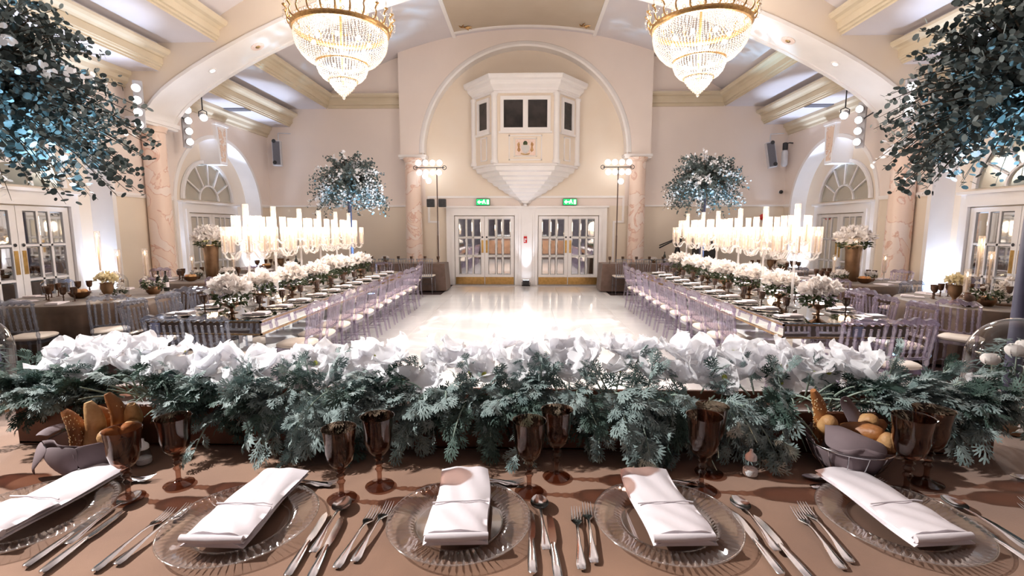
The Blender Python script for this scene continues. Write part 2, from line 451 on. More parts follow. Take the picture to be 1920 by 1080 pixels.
# ---- double doors: leaf > pane, pull handle, kick plate
def door_pair(name, P, zh=2.08, lw=.9, mat_pane='mirror', kick=True, surround=.26, head=.28, plates='brass'):
    """P(u,d,z): u along the wall from the centre, d out of the wall towards the room"""
    root = bpy.data.objects.new(name, None); COL.objects.link(root); root['kind'] = 'structure'
    def bx(mb, u0,u1,d0,d1,z0,z1):
        v = [P(u,d,z) for z in (z0,z1) for (u,d) in ((u0,d0),(u1,d0),(u1,d1),(u0,d1))]
        mb.add(v, [(3,2,1,0),(4,5,6,7),(0,1,5,4),(1,2,6,5),(2,3,7,6),(3,0,4,7)]); return mb
    fr = MB()
    for s in (-1, 1):
        a, b = sorted((s*(lw+.012), s*(lw+surround))); bx(fr, a, b, 0, .10, 0, zh+.02)
        a, b = sorted((s*(lw+.012), s*(lw+.10))); bx(fr, a, b, .1002, .1298, 0, zh+.02)
    bx(fr, -(lw+surround), lw+surround, 0, .10, zh+.02, zh+head); bx(fr, -(lw+.10), lw+.10, .10, .13, zh+.02, zh+.10)
    bx(fr, -(lw+surround+.05), lw+surround+.05, 0, .16, zh+head, zh+head+.05)
    obj('door_frame', fixn(fr.mesh('door_frame', M['white'])), parent=root)
    pw = .20; ph = .54
    for s in (-1, 1):
        u0, u1 = (-(lw-.004), -.004) if s < 0 else (.004, lw-.004)
        lf = MB()
        mid = (u0+u1)/2; us = [mid-pw*1.5-.04, mid-pw*.5-.0, mid+pw*.5, mid+pw*1.5+.04]
        gx = .018
        z0p = .32; rows = [z0p, z0p+.56, z0p+1.12, z0p+1.68]
        # stiles, rails and glazing bars
        bx(lf, u0, us[0], .03, .075, .01, zh); bx(lf, us[3], u1, .03, .075, .01, zh)
        bx(lf, us[0], us[3], .03, .075, .01, rows[0]); bx(lf, us[0], us[3], .03, .075, rows[3], zh)
        for k in (1, 2):
            bx(lf, us[k]-gx, us[k]+gx, .03, .07, rows[0], rows[3]); bx(lf, us[0], us[3], .03, .07, rows[k]-gx, rows[k]+gx)
        leaf = obj('door_leaf', fixn(lf.mesh('door_leaf', M['white'])), parent=root)
        for i in range(3):
            for j in range(3):
                a = us[i]+(gx if i else 0); b = us[i+1]-(gx if i < 2 else 0); c = rows[j]+(gx if j else 0); e = rows[j+1]-(gx if j < 2 else 0)
                bv = .022; pm = MB()   # bevelled pane
                pm.add([P(a,.045,c),P(b,.045,c),P(b,.045,e),P(a,.045,e),P(a+bv,.052,c+bv),P(b-bv,.052,c+bv),P(b-bv,.052,e-bv),P(a+bv,.052,e-bv)],
                       [(4,5,6,7),(0,1,5,4),(1,2,6,5),(2,3,7,6),(3,0,4,7)])
                obj('pane', fixn(pm.mesh('pane', M[mat_pane])), parent=leaf)
        pl = MB(); a, b = sorted((s*.035, s*.095)); bx(pl, a, b, .075, .085, .98, 1.36)
        obj('push_plate', fixn(pl.mesh('push_plate', M[plates])), parent=leaf)
        kn = MB(); pts = [P(s*.065+.028*math.cos(2*PI*i/12), .084, 1.45+.028*math.sin(2*PI*i/12)) for i in range(12)]
        kn.add(pts+[P(s*.065, .09, 1.45)], [tuple([i, (i+1)%12, 12]) for i in range(12)])
        obj('round_sign', fixn(kn.mesh('round_sign', M['black'])), parent=leaf)
        if kick:
            kp = MB(); bx(kp, u0+.01, u1-.01, .075, .082, .02, .24)
            obj('kick_plate', fixn(kp.mesh('kick_plate', M['brass'])), parent=leaf)
    return root

def fanlight(name, P, r, z0):
    root = bpy.data.objects.new(name, None); COL.objects.link(root); root['kind'] = 'structure'
    n = 32
    def arcband(r0, r1, d0, d1):
        mb = MB()
        for i in range(n):
            a, b = PI*i/n, PI*(i+1)/n
            q = [P(rr*math.cos(t), d, z0+rr*math.sin(t)) for d in (d0, d1) for (rr, t) in ((r0,a),(r1,a),(r1,b),(r0,b))]
            mb.add(q, [(4,5,6,7),(0,1,5,4),(1,2,6,5),(2,3,7,6),(3,0,4,7)])
        return mb
    fr = arcband(r-.05, r+.03, .01, .07); a2 = arcband(r*.38-.02, r*.38+.02, .01, .055); fr.add(a2.v, a2.f)
    for k in range(1, 6):
        t = PI*k/6; dx, dz = math.cos(t), math.sin(t); nx_, nz_ = -dz*.016, dx*.016
        q = []
        for d in (.01, .055):
            for rr, sg in ((r*.38,1),(r-.04,1),(r-.04,-1),(r*.38,-1)): q.append(P(rr*dx+sg*nx_, d, z0+rr*dz+sg*nz_))
        fr.add(q, [(4,5,6,7),(0,1,5,4),(1,2,6,5),(2,3,7,6),(3,0,4,7)])
    obj('window_frame', fixn(fr.mesh('window_frame', M['white'])), parent=root)
    for k in range(6):
        t0, t1 = PI*k/6, PI*(k+1)/6; m = 6; v = []
        for i in range(m+1):
            t = t0+(t1-t0)*i/m; v += [P(r*.38*math.cos(t), .02, z0+r*.38*math.sin(t)), P(r*.97*math.cos(t), .02, z0+r*.97*math.sin(t))]
        obj('pane', MB().add(v, [(2*i, 2*i+1, 2*i+3, 2*i+2) for i in range(m)]).mesh('pane', M['fanglass']), parent=root)
    v = [P(0,.02,z0)]+[P(r*.38*math.cos(PI*i/16), .02, z0+r*.38*math.sin(PI*i/16)) for i in range(17)]
    obj('pane', MB().add(v, [(0,i,i+1) for i in range(1,17)]).mesh('pane', M['fanglass']), parent=root)
    return root

def keystone(P, z0, z1, side):
    root = bpy.data.objects.new('trim_keystone', None); COL.objects.link(root); root['kind'] = 'structure'
    def wedge(w0, w1, d0, d1, za, zb):
        v = []
        for z, w in ((za, w0), (zb, w1)):
            v += [P(-w, d0, z), P(w, d0, z), P(w, d1, z), P(-w, d1, z)]
        return MB().add(v, [(3,2,1,0),(4,5,6,7),(0,1,5,4),(1,2,6,5),(2,3,7,6),(3,0,4,7)])
    obj('keystone_block', fixn(wedge(.15, .24, -NICHE-.02, .09, z0, z1).mesh('keystone_block', M['white'])), parent=root)
    obj('keystone_cap', fixn(wedge(.27, .27, -.02, .12, z1, z1+.05).mesh('keystone_cap', M['white'])), parent=root)
    obj('marble_inlay', fixn(wedge(.09, .155, .09, .10, z0+.07, z1-.05).mesh('marble_inlay', M['marble2'])), parent=root)

dn = 1; wn = 1
for s, xw, NN in ((-1, WL, NL), (1, WR, NR)):
    for (c, hw, zc) in NN:
        P = (lambda s, xw, c: (lambda u, d, z: (xw+s*(NICHE-d), c+u, z)))(s, xw, c)
        door_pair('door_%d' % dn, P, kick=False, surround=.20, head=.24); dn += 1
        fanlight('window_%d' % wn, P, .98 if hw > 1.5 else .92, 2.42); wn += 1
        if hw > 1.6: keystone((lambda s, xw, c: (lambda u, d, z: (xw-s*d, c+u, z)))(s, xw, c), zc+hw-.62, zc+hw+.34, s)
PB = lambda cx: (lambda u, d, z: (cx+u, YB-d, z))
door_pair('door_%d' % dn, PB(-1.235), surround=.25, head=.25); dn += 1
door_pair('door_%d' % dn, PB(1.285), surround=.25, head=.25); dn += 1

# ---- back wall
bw = struct('wall_back', MB().box(-8.6, 8.6, YB, YB+.25, -.1, 7.6), M['wall'])
mb = MB()
for a, b in ((-7.8, -3.3), (3.3, 7.7)): mb.box(a, b, YB-.035, YB, 2.36, 2.41)
obj('dado_rail', mb, M['white'], bw)
mb = MB()    # raised moulding that frames the doors
mb.box(-2.95, 2.95, YB-.04, YB, 2.62, 2.68)
for s in (-1, 1):
    a, b = sorted((s*2.89, s*2.95)); mb.box(a, b, YB-.04, YB, 1.93, 2.62)
    a, b = sorted((s*2.62, s*2.95)); mb.box(a, b, YB-.04, YB, 1.88, 1.94)
    a, b = sorted((s*2.62, s*2.68)); mb.box(a, b, YB-.04, YB, 0, 1.88)
obj('door_surround_moulding', mb, M['white'], bw)
obj('centre_pilaster', MB().box(-.20, .28, YB-.12, YB, 0, 2.36).box(-.23, .31, YB-.14, YB, 2.30, 2.36).box(-.12, .20, YB-.15, YB-.12, .05, 2.25), M['white'], bw)
# projecting wall above the columns with the big arch
AZ = 3.90; AR = 2.93; AW = 3.64
n = 56
v = MB()
FY = YB-.30
arc = [(XC+.03-AR*math.cos(PI*i/n), AZ+AR*math.sin(PI*i/n)) for i in range(n+1)]
cxa = XC+.03
for i in range(n):
    (xa, za), (xb, zb) = arc[i], arc[i+1]
    v.add([(xa,FY,za),(xb,FY,zb),(xb,FY,7.6),(xa,FY,7.6)], [(0,1,2,3)])
for s in (-1, 1):
    a, b = sorted((cxa+s*AR, cxa+s*AW)); v.box(a, b, FY, YB, AZ-.05, 7.6)
struct('wall_arch_front', v, M['wall'])
rc = [(cxa-AR*1.02*math.cos(PI*i/n), AZ+AR*1.02*math.sin(PI*i/n)) for i in range(n+1)]
rc = [(cxa-AR*1.02, 2.68)]+rc+[(cxa+AR*1.02, 2.68)]
struct('wall_arch_recess', fixn(MB().extrude(rc, lambda u,w,d: (u,d,w), YB-.012, YB-.002).mesh('wall_arch_recess', M['wallc'])), None)
v = MB(); v.extrude(arc, lambda u,w,d: (u,d,w), FY, YB, closed=False); struct('wall_arch_soffit', v, M['white'], 40)
v = MB()
prof = [(AR, -.0), (AR, -.05), (AR+.05, -.07), (AR+.10, -.05), (AR+.14, -.03), (AR+.16, 0)]
for i in range(n):
    a, b = PI*i/n, PI*(i+1)/n
    for k in range(len(prof)-1):
        (r0,d0),(r1,d1) = prof[k], prof[k+1]
        v.add([(cxa-r0*math.cos(a),FY+d0,AZ+r0*math.sin(a)),(cxa-r0*math.cos(b),FY+d0,AZ+r0*math.sin(b)),(cxa-r1*math.cos(b),FY+d1,AZ+r1*math.sin(b)),(cxa-r1*math.cos(a),FY+d1,AZ+r1*math.sin(a))], [(0,1,2,3)])
struct('trim_arch', v, M['white'], 50)
v = MB()
for s in (-1, 1):
    a, b = sorted((cxa+s*(AR-.06), cxa+s*(AW+.05))); v.box(a, b, FY-.06, YB, AZ-.12, AZ-.05).box(a+.03, b-.03, FY-.03, YB, AZ-.17, AZ-.12)
    a, b = sorted((cxa+s*(AR+.02), cxa+s*(AR+.06))); v.box(a, b, FY-.025, FY, AZ-.05, AZ+.02)
struct('trim_impost', v, M['white'])

# ---- marble columns
def column(x, y, r, z1, name):
    root = bpy.data.objects.new(name, None); COL.objects.link(root); root['kind'] = 'structure'
    n = 28
    obj('column_shaft', MB().lathe([(r*1.02,.30),(r*1.03,1.2),(r*.96,z1-.12)], n, (x,y,0)), M['marble'], root, 40)
    obj('column_base', MB().lathe([(r*1.35,0),(r*1.35,.10),(r*1.25,.12),(r*1.3,.18),(r*1.12,.24),(r*1.12,.30)], n, (x,y,0)), M['marble2'], root, 40)
    obj('column_capital', MB().lathe([(r*.96,z1-.12),(r*1.05,z1-.10),(r*1.05,z1-.07),(r*1.18,z1-.03),(r*1.18,z1)], n, (x,y,0)), M['marble'], root, 40)
column(cxa-3.28, FY-.02, .235, 3.74, 'column_back')
column(cxa+3.28, FY-.02, .235, 3.74, 'column_back')
CLX, CRX = -7.60, 7.48
for x in (CLX, CRX): column(x, 9.98, .215, 3.76, 'column_arch')

# ---- oriel window box on the back wall
oy = .92        # how far it stands out
def hexring(hf, hw_, out, z, yb=YB):  # half plan: wall half width hw_, front half width hf
    return [(-hw_, yb, z), (-hf-.36*(hw_-hf)*0, yb-out, z), (hf, yb-out, z), (hw_, yb, z)]
def oct_plan(k, z, ex=0):
    # wall end, side column, front corner ... mirrored
    p = [(-1.50*k-ex, YB), (-1.50*k-ex, YB-.18*k), (-.86*k-ex*.45, YB-oy*k-ex), (.86*k+ex*.45, YB-oy*k-ex), (1.50*k+ex, YB-.18*k), (1.50*k+ex, YB)]
    return [(x+XC+.05, y, z) for x, y in p]
def prisms(levels, mat, name, parent, smooth=None):
    mb = MB(); v = []; m = 6
    for k, z, ex in levels: v += oct_plan(k, z, ex)
    f = []
    for L in range(len(levels)-1):
        for i in range(m-1): f.append((L*m+i, L*m+i+1, L*m+m+i+1, L*m+m+i))
    f.append(tuple(range(m-1,-1,-1))); f.append(tuple((len(levels)-1)*m+i for i in range(m)))
    mb.add(v, f); return obj(name, fixn(mb.mesh(name, mat, smooth)), parent=parent)
ori = bpy.data.objects.new('window_oriel', None); COL.objects.link(ori); ori['kind'] = 'structure'
prisms([(1, 3.50, 0), (1, 5.42, 0)], M['wallc'], 'oriel_body', ori)
prisms([(1, 5.40, .03), (1, 5.46, .03), (1, 5.47, .06), (1, 5.52, .07), (1, 5.56, .12)], M['white'], 'oriel_frieze', ori)
prisms([(1, 5.56, .12), (1, 5.60, .17), (1, 5.64, .19), (1, 5.70, .20), (1, 5.73, .28), (1, 5.80, .30), (1, 5.84, .30)], M['white'], 'oriel_cornice', ori)
lv = [(1, 3.52, .03), (1, 3.46, .06)]
for i in range(9):
    k = 1-(i+.0)/9.2; z = 3.46-1.02*(i/9)**.85; k2 = 1-(i+.8)/9.2; z2 = 3.46-1.02*((i+.75)/9)**.85
    lv += [(max(.07,k)*.96, z-.005, .02), (max(.06,k2)*1.0, z2, .06)]
prisms(lv[::-1], M['white'], 'oriel_corbel', ori)
obj('oriel_finial', MB().lathe([(.001,2.30),(.05,2.32),(.07,2.37),(.05,2.42),(.09,2.45)], 14, (XC+.05, YB-.06, 0)), M['white'], ori, 40)
# corner columns and window frames on each face
pl = oct_plan(1, 0)
for i in (1, 2, 3, 4):
    x, y, _ = pl[i]
    obj('corner_column', MB().lathe([(.11,3.52),(.11,3.60),(.085,3.63),(.08,5.32),(.10,5.36),(.10,5.41)], 14, (x, y, 0)), M['white'], ori, 40)
def face_frame(a, b):
    a, b = Vector(a), Vector(b); t = (b-a); L = t.length; t.normalize(); nrm = Vector((t.y, -t.x, 0))
    if nrm.y > 0: nrm = -nrm
    return lambda u, d, z: tuple(a+t*(L*.5+u)+nrm*d+Vector((0,0,z))), L
def fbox(mb, P, u0,u1,d0,d1,z0,z1):
    v = [P(u,d,z) for z in (z0,z1) for (u,d) in ((u0,d0),(u1,d0),(u1,d1),(u0,d1))]
    mb.add(v, [(3,2,1,0),(4,5,6,7),(0,1,5,4),(1,2,6,5),(2,3,7,6),(3,0,4,7)])
for i in (1, 2, 3):
    P, L = face_frame(pl[i], pl[i+1])
    wu = .60 if i == 2 else .20; zl, zu = 4.48, 5.22
    fr = MB(); fbox(fr, P, -wu-.09, wu+.09, 0, .05, zl-.10, zl); fbox(fr, P, -wu-.09, wu+.09, 0, .05, zu, zu+.10)
    fbox(fr, P, -wu-.09, -wu, 0, .05, zl, zu); fbox(fr, P, wu, wu+.09, 0, .05, zl, zu)
    if i == 2: fbox(fr, P, -.07, .07, 0, .05, zl, zu)
    fbox(fr, P, -wu-.14, wu+.14, 0, .08, zl-.15, zl-.10)
    obj('window_frame', fixn(fr.mesh('window_frame', M['white'])), parent=ori)
    for a, b in (((-wu, -.07), (.07, wu)) if i == 2 else ((-wu, wu),)):
        obj('pane', MB().add([P(a,.012,zl),P(b,.012,zl),P(b,.012,zu),P(a,.012,zu)], [(0,1,2,3)]).mesh('pane', M['darkglass']), parent=ori)
    pm = MB()
    if i == 2:
        for (u, zz0, zz1, t_) in ((.46, 3.60, 4.28, .025), (.32, 3.70, 4.20, .02)):
            for q in ((-u, u, zz0, zz0+t_), (-u, u, zz1-t_, zz1), (-u, -u+t_, zz0, zz1), (u-t_, u, zz0, zz1)): fbox(pm, P, q[0], q[1], 0, .025, q[2], q[3])
    else:
        for q in ((-.15,.15,3.62,3.65),(-.15,.15,4.25,4.28),(-.15,-.12,3.62,4.28),(.12,.15,3.62,4.28)): fbox(pm, P, q[0], q[1], 0, .025, q[2], q[3])
    obj('panel_moulding', fixn(pm.mesh('panel_moulding', M['white'])), parent=ori)
    if i == 2:
        cr = thing('coat_of_arms', 'small pink and gold painted coat of arms on the oriel window front', 'plaque', P(0, .0, 3.735)); cr.scale = (1.35, 1, 1.35)
        Pc = lambda u, d, z: (u, -d, z)
        obj('backing', MB().box(-.20, .20, -.02, .0, .0, .32), M['crestp'], cr)
        sh = [(-.085,.20),(.085,.20),(.085,.12),(.05,.06),(0,.035),(-.05,.06),(-.085,.12)]
        obj('shield', fixn(MB().extrude(sh, lambda u,w,d: (u,d,w), -.035, -.02).mesh('shield', M['petalw'])), parent=cr)
        hp = [(-.04,.21),(.04,.21),(.045,.25),(.02,.285),(-.02,.285),(-.045,.25)]
        obj('helmet', fixn(MB().extrude(hp, lambda u,w,d: (u,d,w), -.035, -.02).mesh('helmet', M['green'])), parent=cr)
        sc = [(-.10,.03),(-.06,.012),(0,.005),(.06,.012),(.10,.03),(.09,.045),(0,.022),(-.09,.045)]
        obj('scroll', fixn(MB().extrude(sc, lambda u,w,d: (u,d,w), -.035, -.02).mesh('scroll', M['gold'])), parent=cr)
        for s in (-1, 1):
            sp = [(s*.10,.10),(s*.13,.06),(s*.17,.10),(s*.15,.16),(s*.17,.22),(s*.13,.27),(s*.11,.22),(s*.12,.16)]
            obj('mantling', fixn(MB().extrude(sp, lambda u,w,d: (u,d,w), -.032, -.02).mesh('mantling', M['bread2'])), parent=cr)

# ---- ceiling: barrel vault in the middle, two stepped coffers each side
VR = 11.1; VZ = 7.30
vz = lambda x: VZ-(VR-math.sqrt(VR*VR-x*x))
def ext_y(profile, y0, y1, mir=None):
    return lambda: None
def profile_strip(name, prof, y0, y1, mat, smooth=None):
    v = MB(); v.extrude(prof, lambda u,w,d: (u,d,w), y0, y1, closed=False); return struct(name, v, mat, smooth)
xs = np.linspace(-5.95, 5.95, 49)
vault = [(XC+x, vz(x)) for x in xs]
profile_strip('ceiling', vault, -3.2, YB+.2, M['ceil'], 60)
for s, nm in ((-1, 'left'), (1, 'right')):
    wx = WL if s < 0 else WR
    f = lambda x: XC+s*x
    low = [(wx-s*.0, 4.72), (f(6.99), 4.72)]
    profile_strip('ceiling_low_'+nm, low, -3.2, YB, M['ceil'])
    c1 = [(f(6.99),4.72),(f(6.99),4.75),(f(6.96),4.76),(f(6.96),4.79),(f(6.93),4.80),(f(6.92),4.83),(f(6.90),4.83),(f(6.90),4.95),(f(6.88),4.96),(f(6.85),4.99),(f(6.78),5.01),(f(6.74),5.05),(f(6.74),5.10),(f(6.98),5.10)]
    profile_strip('trim_cornice_low_'+nm, c1, -3.2, YB, M['cornice'])
    mid = [(f(6.98),5.10),(f(6.98),5.235),(f(5.84),5.235)]
    profile_strip('ceiling_mid_'+nm, mid, -3.2, YB, M['ceil'])
    c2 = [(f(5.84),5.235),(f(5.84),5.27),(f(5.80),5.28),(f(5.80),5.32),(f(5.76),5.33),(f(5.76),5.45),(f(5.74),5.46),(f(5.70),5.50),(f(5.63),5.52),(f(5.59),5.56),(f(5.59),5.61),(f(5.82),5.61),(f(5.82),5.80)]
    profile_strip('trim_cornice_high_'+nm, c2, -3.2, YB, M['cornice'])
    # the high cornice returns along the back wall
    rt = [(YB,5.235),(YB-.04,5.24),(YB-.04,5.32),(YB-.08,5.33),(YB-.08,5.45),(YB-.12,5.50),(YB-.19,5.52),(YB-.23,5.56),(YB-.23,5.61),(YB,5.61)]
    v = MB(); a, b = sorted((f(5.80), cxa+s*AW)); v.extrude(rt, lambda u,w,d: (d,u,w), a, b); struct('trim_cornice_return_'+nm, fixn(v.mesh('trim_cornice_return', M['cornice'])), None)
# taupe panel along the crown
xp = np.linspace(-1.96, 1.96, 17)
v = MB(); v.extrude([(XC+x, vz(x)-.025) for x in xp], lambda u,w,d: (u,d,w), 11.3, FY-.32, closed=False)
struct('ceiling_panel', v, M['panel'], 60)
v = MB()
for s in (-1, 1): v.extrude([(XC+s*1.93, vz(1.93)-.05),(XC+s*2.02, vz(2.02)-.05),(XC+s*2.02, vz(2.02)+.02),(XC+s*1.93, vz(1.93)+.02)], lambda u,w,d: (u,d,w), 10.4, FY)
for (x0_, x1_) in zip(xp[:-1], xp[1:]):
    v.add([(XC+x0_,FY-.36,vz(x0_)-.06),(XC+x1_,FY-.36,vz(x1_)-.06),(XC+x1_,FY-.28,vz(x1_)-.06),(XC+x0_,FY-.28,vz(x0_)-.06),(XC+x0_,FY-.36,vz(x0_)),(XC+x1_,FY-.36,vz(x1_)),(XC+x1_,FY-.28,vz(x1_)),(XC+x0_,FY-.28,vz(x0_))], [(0,1,2,3),(0,1,5,4),(2,3,7,6)])
struct('trim_panel', v, M['white'])
# gilt rose and corner ornaments on the panel
def rosette(label, x, y, z, sc, petals, name='ceiling_rose'):
    t = thing(name, label, 'ornament', (x, y, z))
    m = MB(); m.ring((0,0,0), .10*sc, .02*sc, 24, 6)
    for k in range(petals):
        a = 2*PI*k/petals
        m.tube([(.13*sc*math.cos(a), .13*sc*math.sin(a), 0), (.24*sc*math.cos(a+.18), .24*sc*math.sin(a+.18), .0), (.34*sc*math.cos(a-.05), .34*sc*math.sin(a-.05), 0)], [.03*sc,.022*sc,.008*sc], 5)
        m.sphere((.38*sc*math.cos(a+.2), .38*sc*math.sin(a+.2), 0), .022*sc, 6, 4)
    obj('scrollwork', m, M['bronze'], t, 60)
    obj('boss', MB().sphere((0,0,0), .07*sc, 12, 6), M['gold'], t, 60)
rosette('gilt ceiling rose in the middle of the taupe ceiling panel', XC+.05, 11.95, vz(0)-.05, 1.0, 10)
for s, w in ((-1, 'left'), (1, 'right')):
    t = thing('corner_ornament', 'small dark gilt leaf ornament in the %s corner of the taupe ceiling panel' % w, 'ornament', (XC+s*1.62, FY-.55, vz(1.62)-.045))
    m = MB()
    for k, a in enumerate((-2.6, -1.9, -.6, .1, .8)):
        m.tube([(0,0,0), (.12*math.cos(a), .12*math.sin(a), -.005), (.22*math.cos(a+.35), .2*math.sin(a+.35), 0)], [.012,.022,.006], 5)
    obj('leaf_scroll', m, M['bronze'], t, 60)

# ---- transverse arch beam
pts = [(7.42,3.86),(7.40,3.95),(7.32,4.06),(7.20,4.20),(7.02,4.36),(6.75,4.55),(6.35,4.79),(5.90,5.03),(5.30,5.32),(4.70,5.58),(4.0,5.85),(3.2,6.12),(2.4,6.34),(1.6,6.50),(.8,6.60),(0,6.63)]
def beam_side(s):
    k = 1.0 if s < 0 else .975
    return [(XC*0+s*x*k, z-(0 if s < 0 else .06)) for x, z in pts]
curve = beam_side(-1)+beam_side(1)[::-1][1:]
v = MB()
Y1, Y2 = 9.55, 10.40
for i in range(len(curve)-1):
    (xa,za),(xb,zb) = curve[i], curve[i+1]
    for y in (Y1, Y2): v.add([(xa,y,za),(xb,y,zb),(xb,y,7.6),(xa,y,7.6)], [(0,1,2,3)])
for s, wx in ((-1, WL), (1, WR)):
    xe = curve[0][0] if s < 0 else curve[-1][0]
    ze = curve[0][1] if s < 0 else curve[-1][1]
    for y in (Y1, Y2): v.add([(xe,y,ze),(wx,y,ze),(wx,y,7.6),(xe,y,7.6)], [(0,1,2,3)])
struct('beam_arch', v, M['wallc'])
v = MB(); full = [(WL, curve[0][1])]+curve+[(WR, curve[-1][1])]
v.extrude(full, lambda u,w,d: (u,d,w), Y1, Y2, closed=False)
bs = struct('beam_arch_soffit', v, M['white'], 50)
v = MB()
for ya, yb in ((Y1-.03, Y1+.07), (Y2-.07, Y2+.03)):
    q = [(x, z-.025) for x, z in curve]
    v.extrude(q, lambda u,w,d: (u,d,w), ya, yb, closed=False)
    for y in (ya, yb):
        for i in range(len(q)-1):
            v.add([(q[i][0],y,q[i][1]),(q[i+1][0],y,q[i+1][1]),(q[i+1][0],y,q[i+1][1]+.07),(q[i][0],y,q[i][1]+.07)], [(0,1,2,3)])
obj('beam_bead', v, M['white'], bs, 50)
v = MB()
for xe, s in ((CLX, 1), (CRX, -1)): a, b = sorted((xe-s*.2, xe+s*.24)); v.box(a, b, Y1-.05, Y2+.05, 3.80, 3.88).box(a, b-.03 if s > 0 else b, Y1-.02, Y2+.02, 3.75, 3.80)
struct('trim_beam_impost', v, M['white'])

# ---- drapes behind the photographer (seen in the mirrored doors)
v = MB(); v.grid(lambda a, b: (-8.4+16.8*a, -3.0+.07*math.sin(a*16.8*7)+.03*math.sin(a*97), -.1+5.6*b), 420, 1)
struct('wall_front', v, M['drape'], 60)
v = MB().box(-9, 9, -3.3, -3.1, -.1, 7.6); struct('wall_front_solid', v, M['wallc'])

# ================================================================== LIGHT FITTINGS
OCT = [(1,0,0),(-1,0,0),(0,1,0),(0,-1,0),(0,0,1),(0,0,-1)]
OCF = [(0,2,4),(2,1,4),(1,3,4),(3,0,4),(2,0,5),(1,2,5),(3,1,5),(0,3,5)]
def beads(mb, pts, r, sz=1.0):
    for (x,y,z) in pts:
        mb.add([(x+r*a, y+r*b, z+r*sz*c) for a,b,c in OCT], OCF)

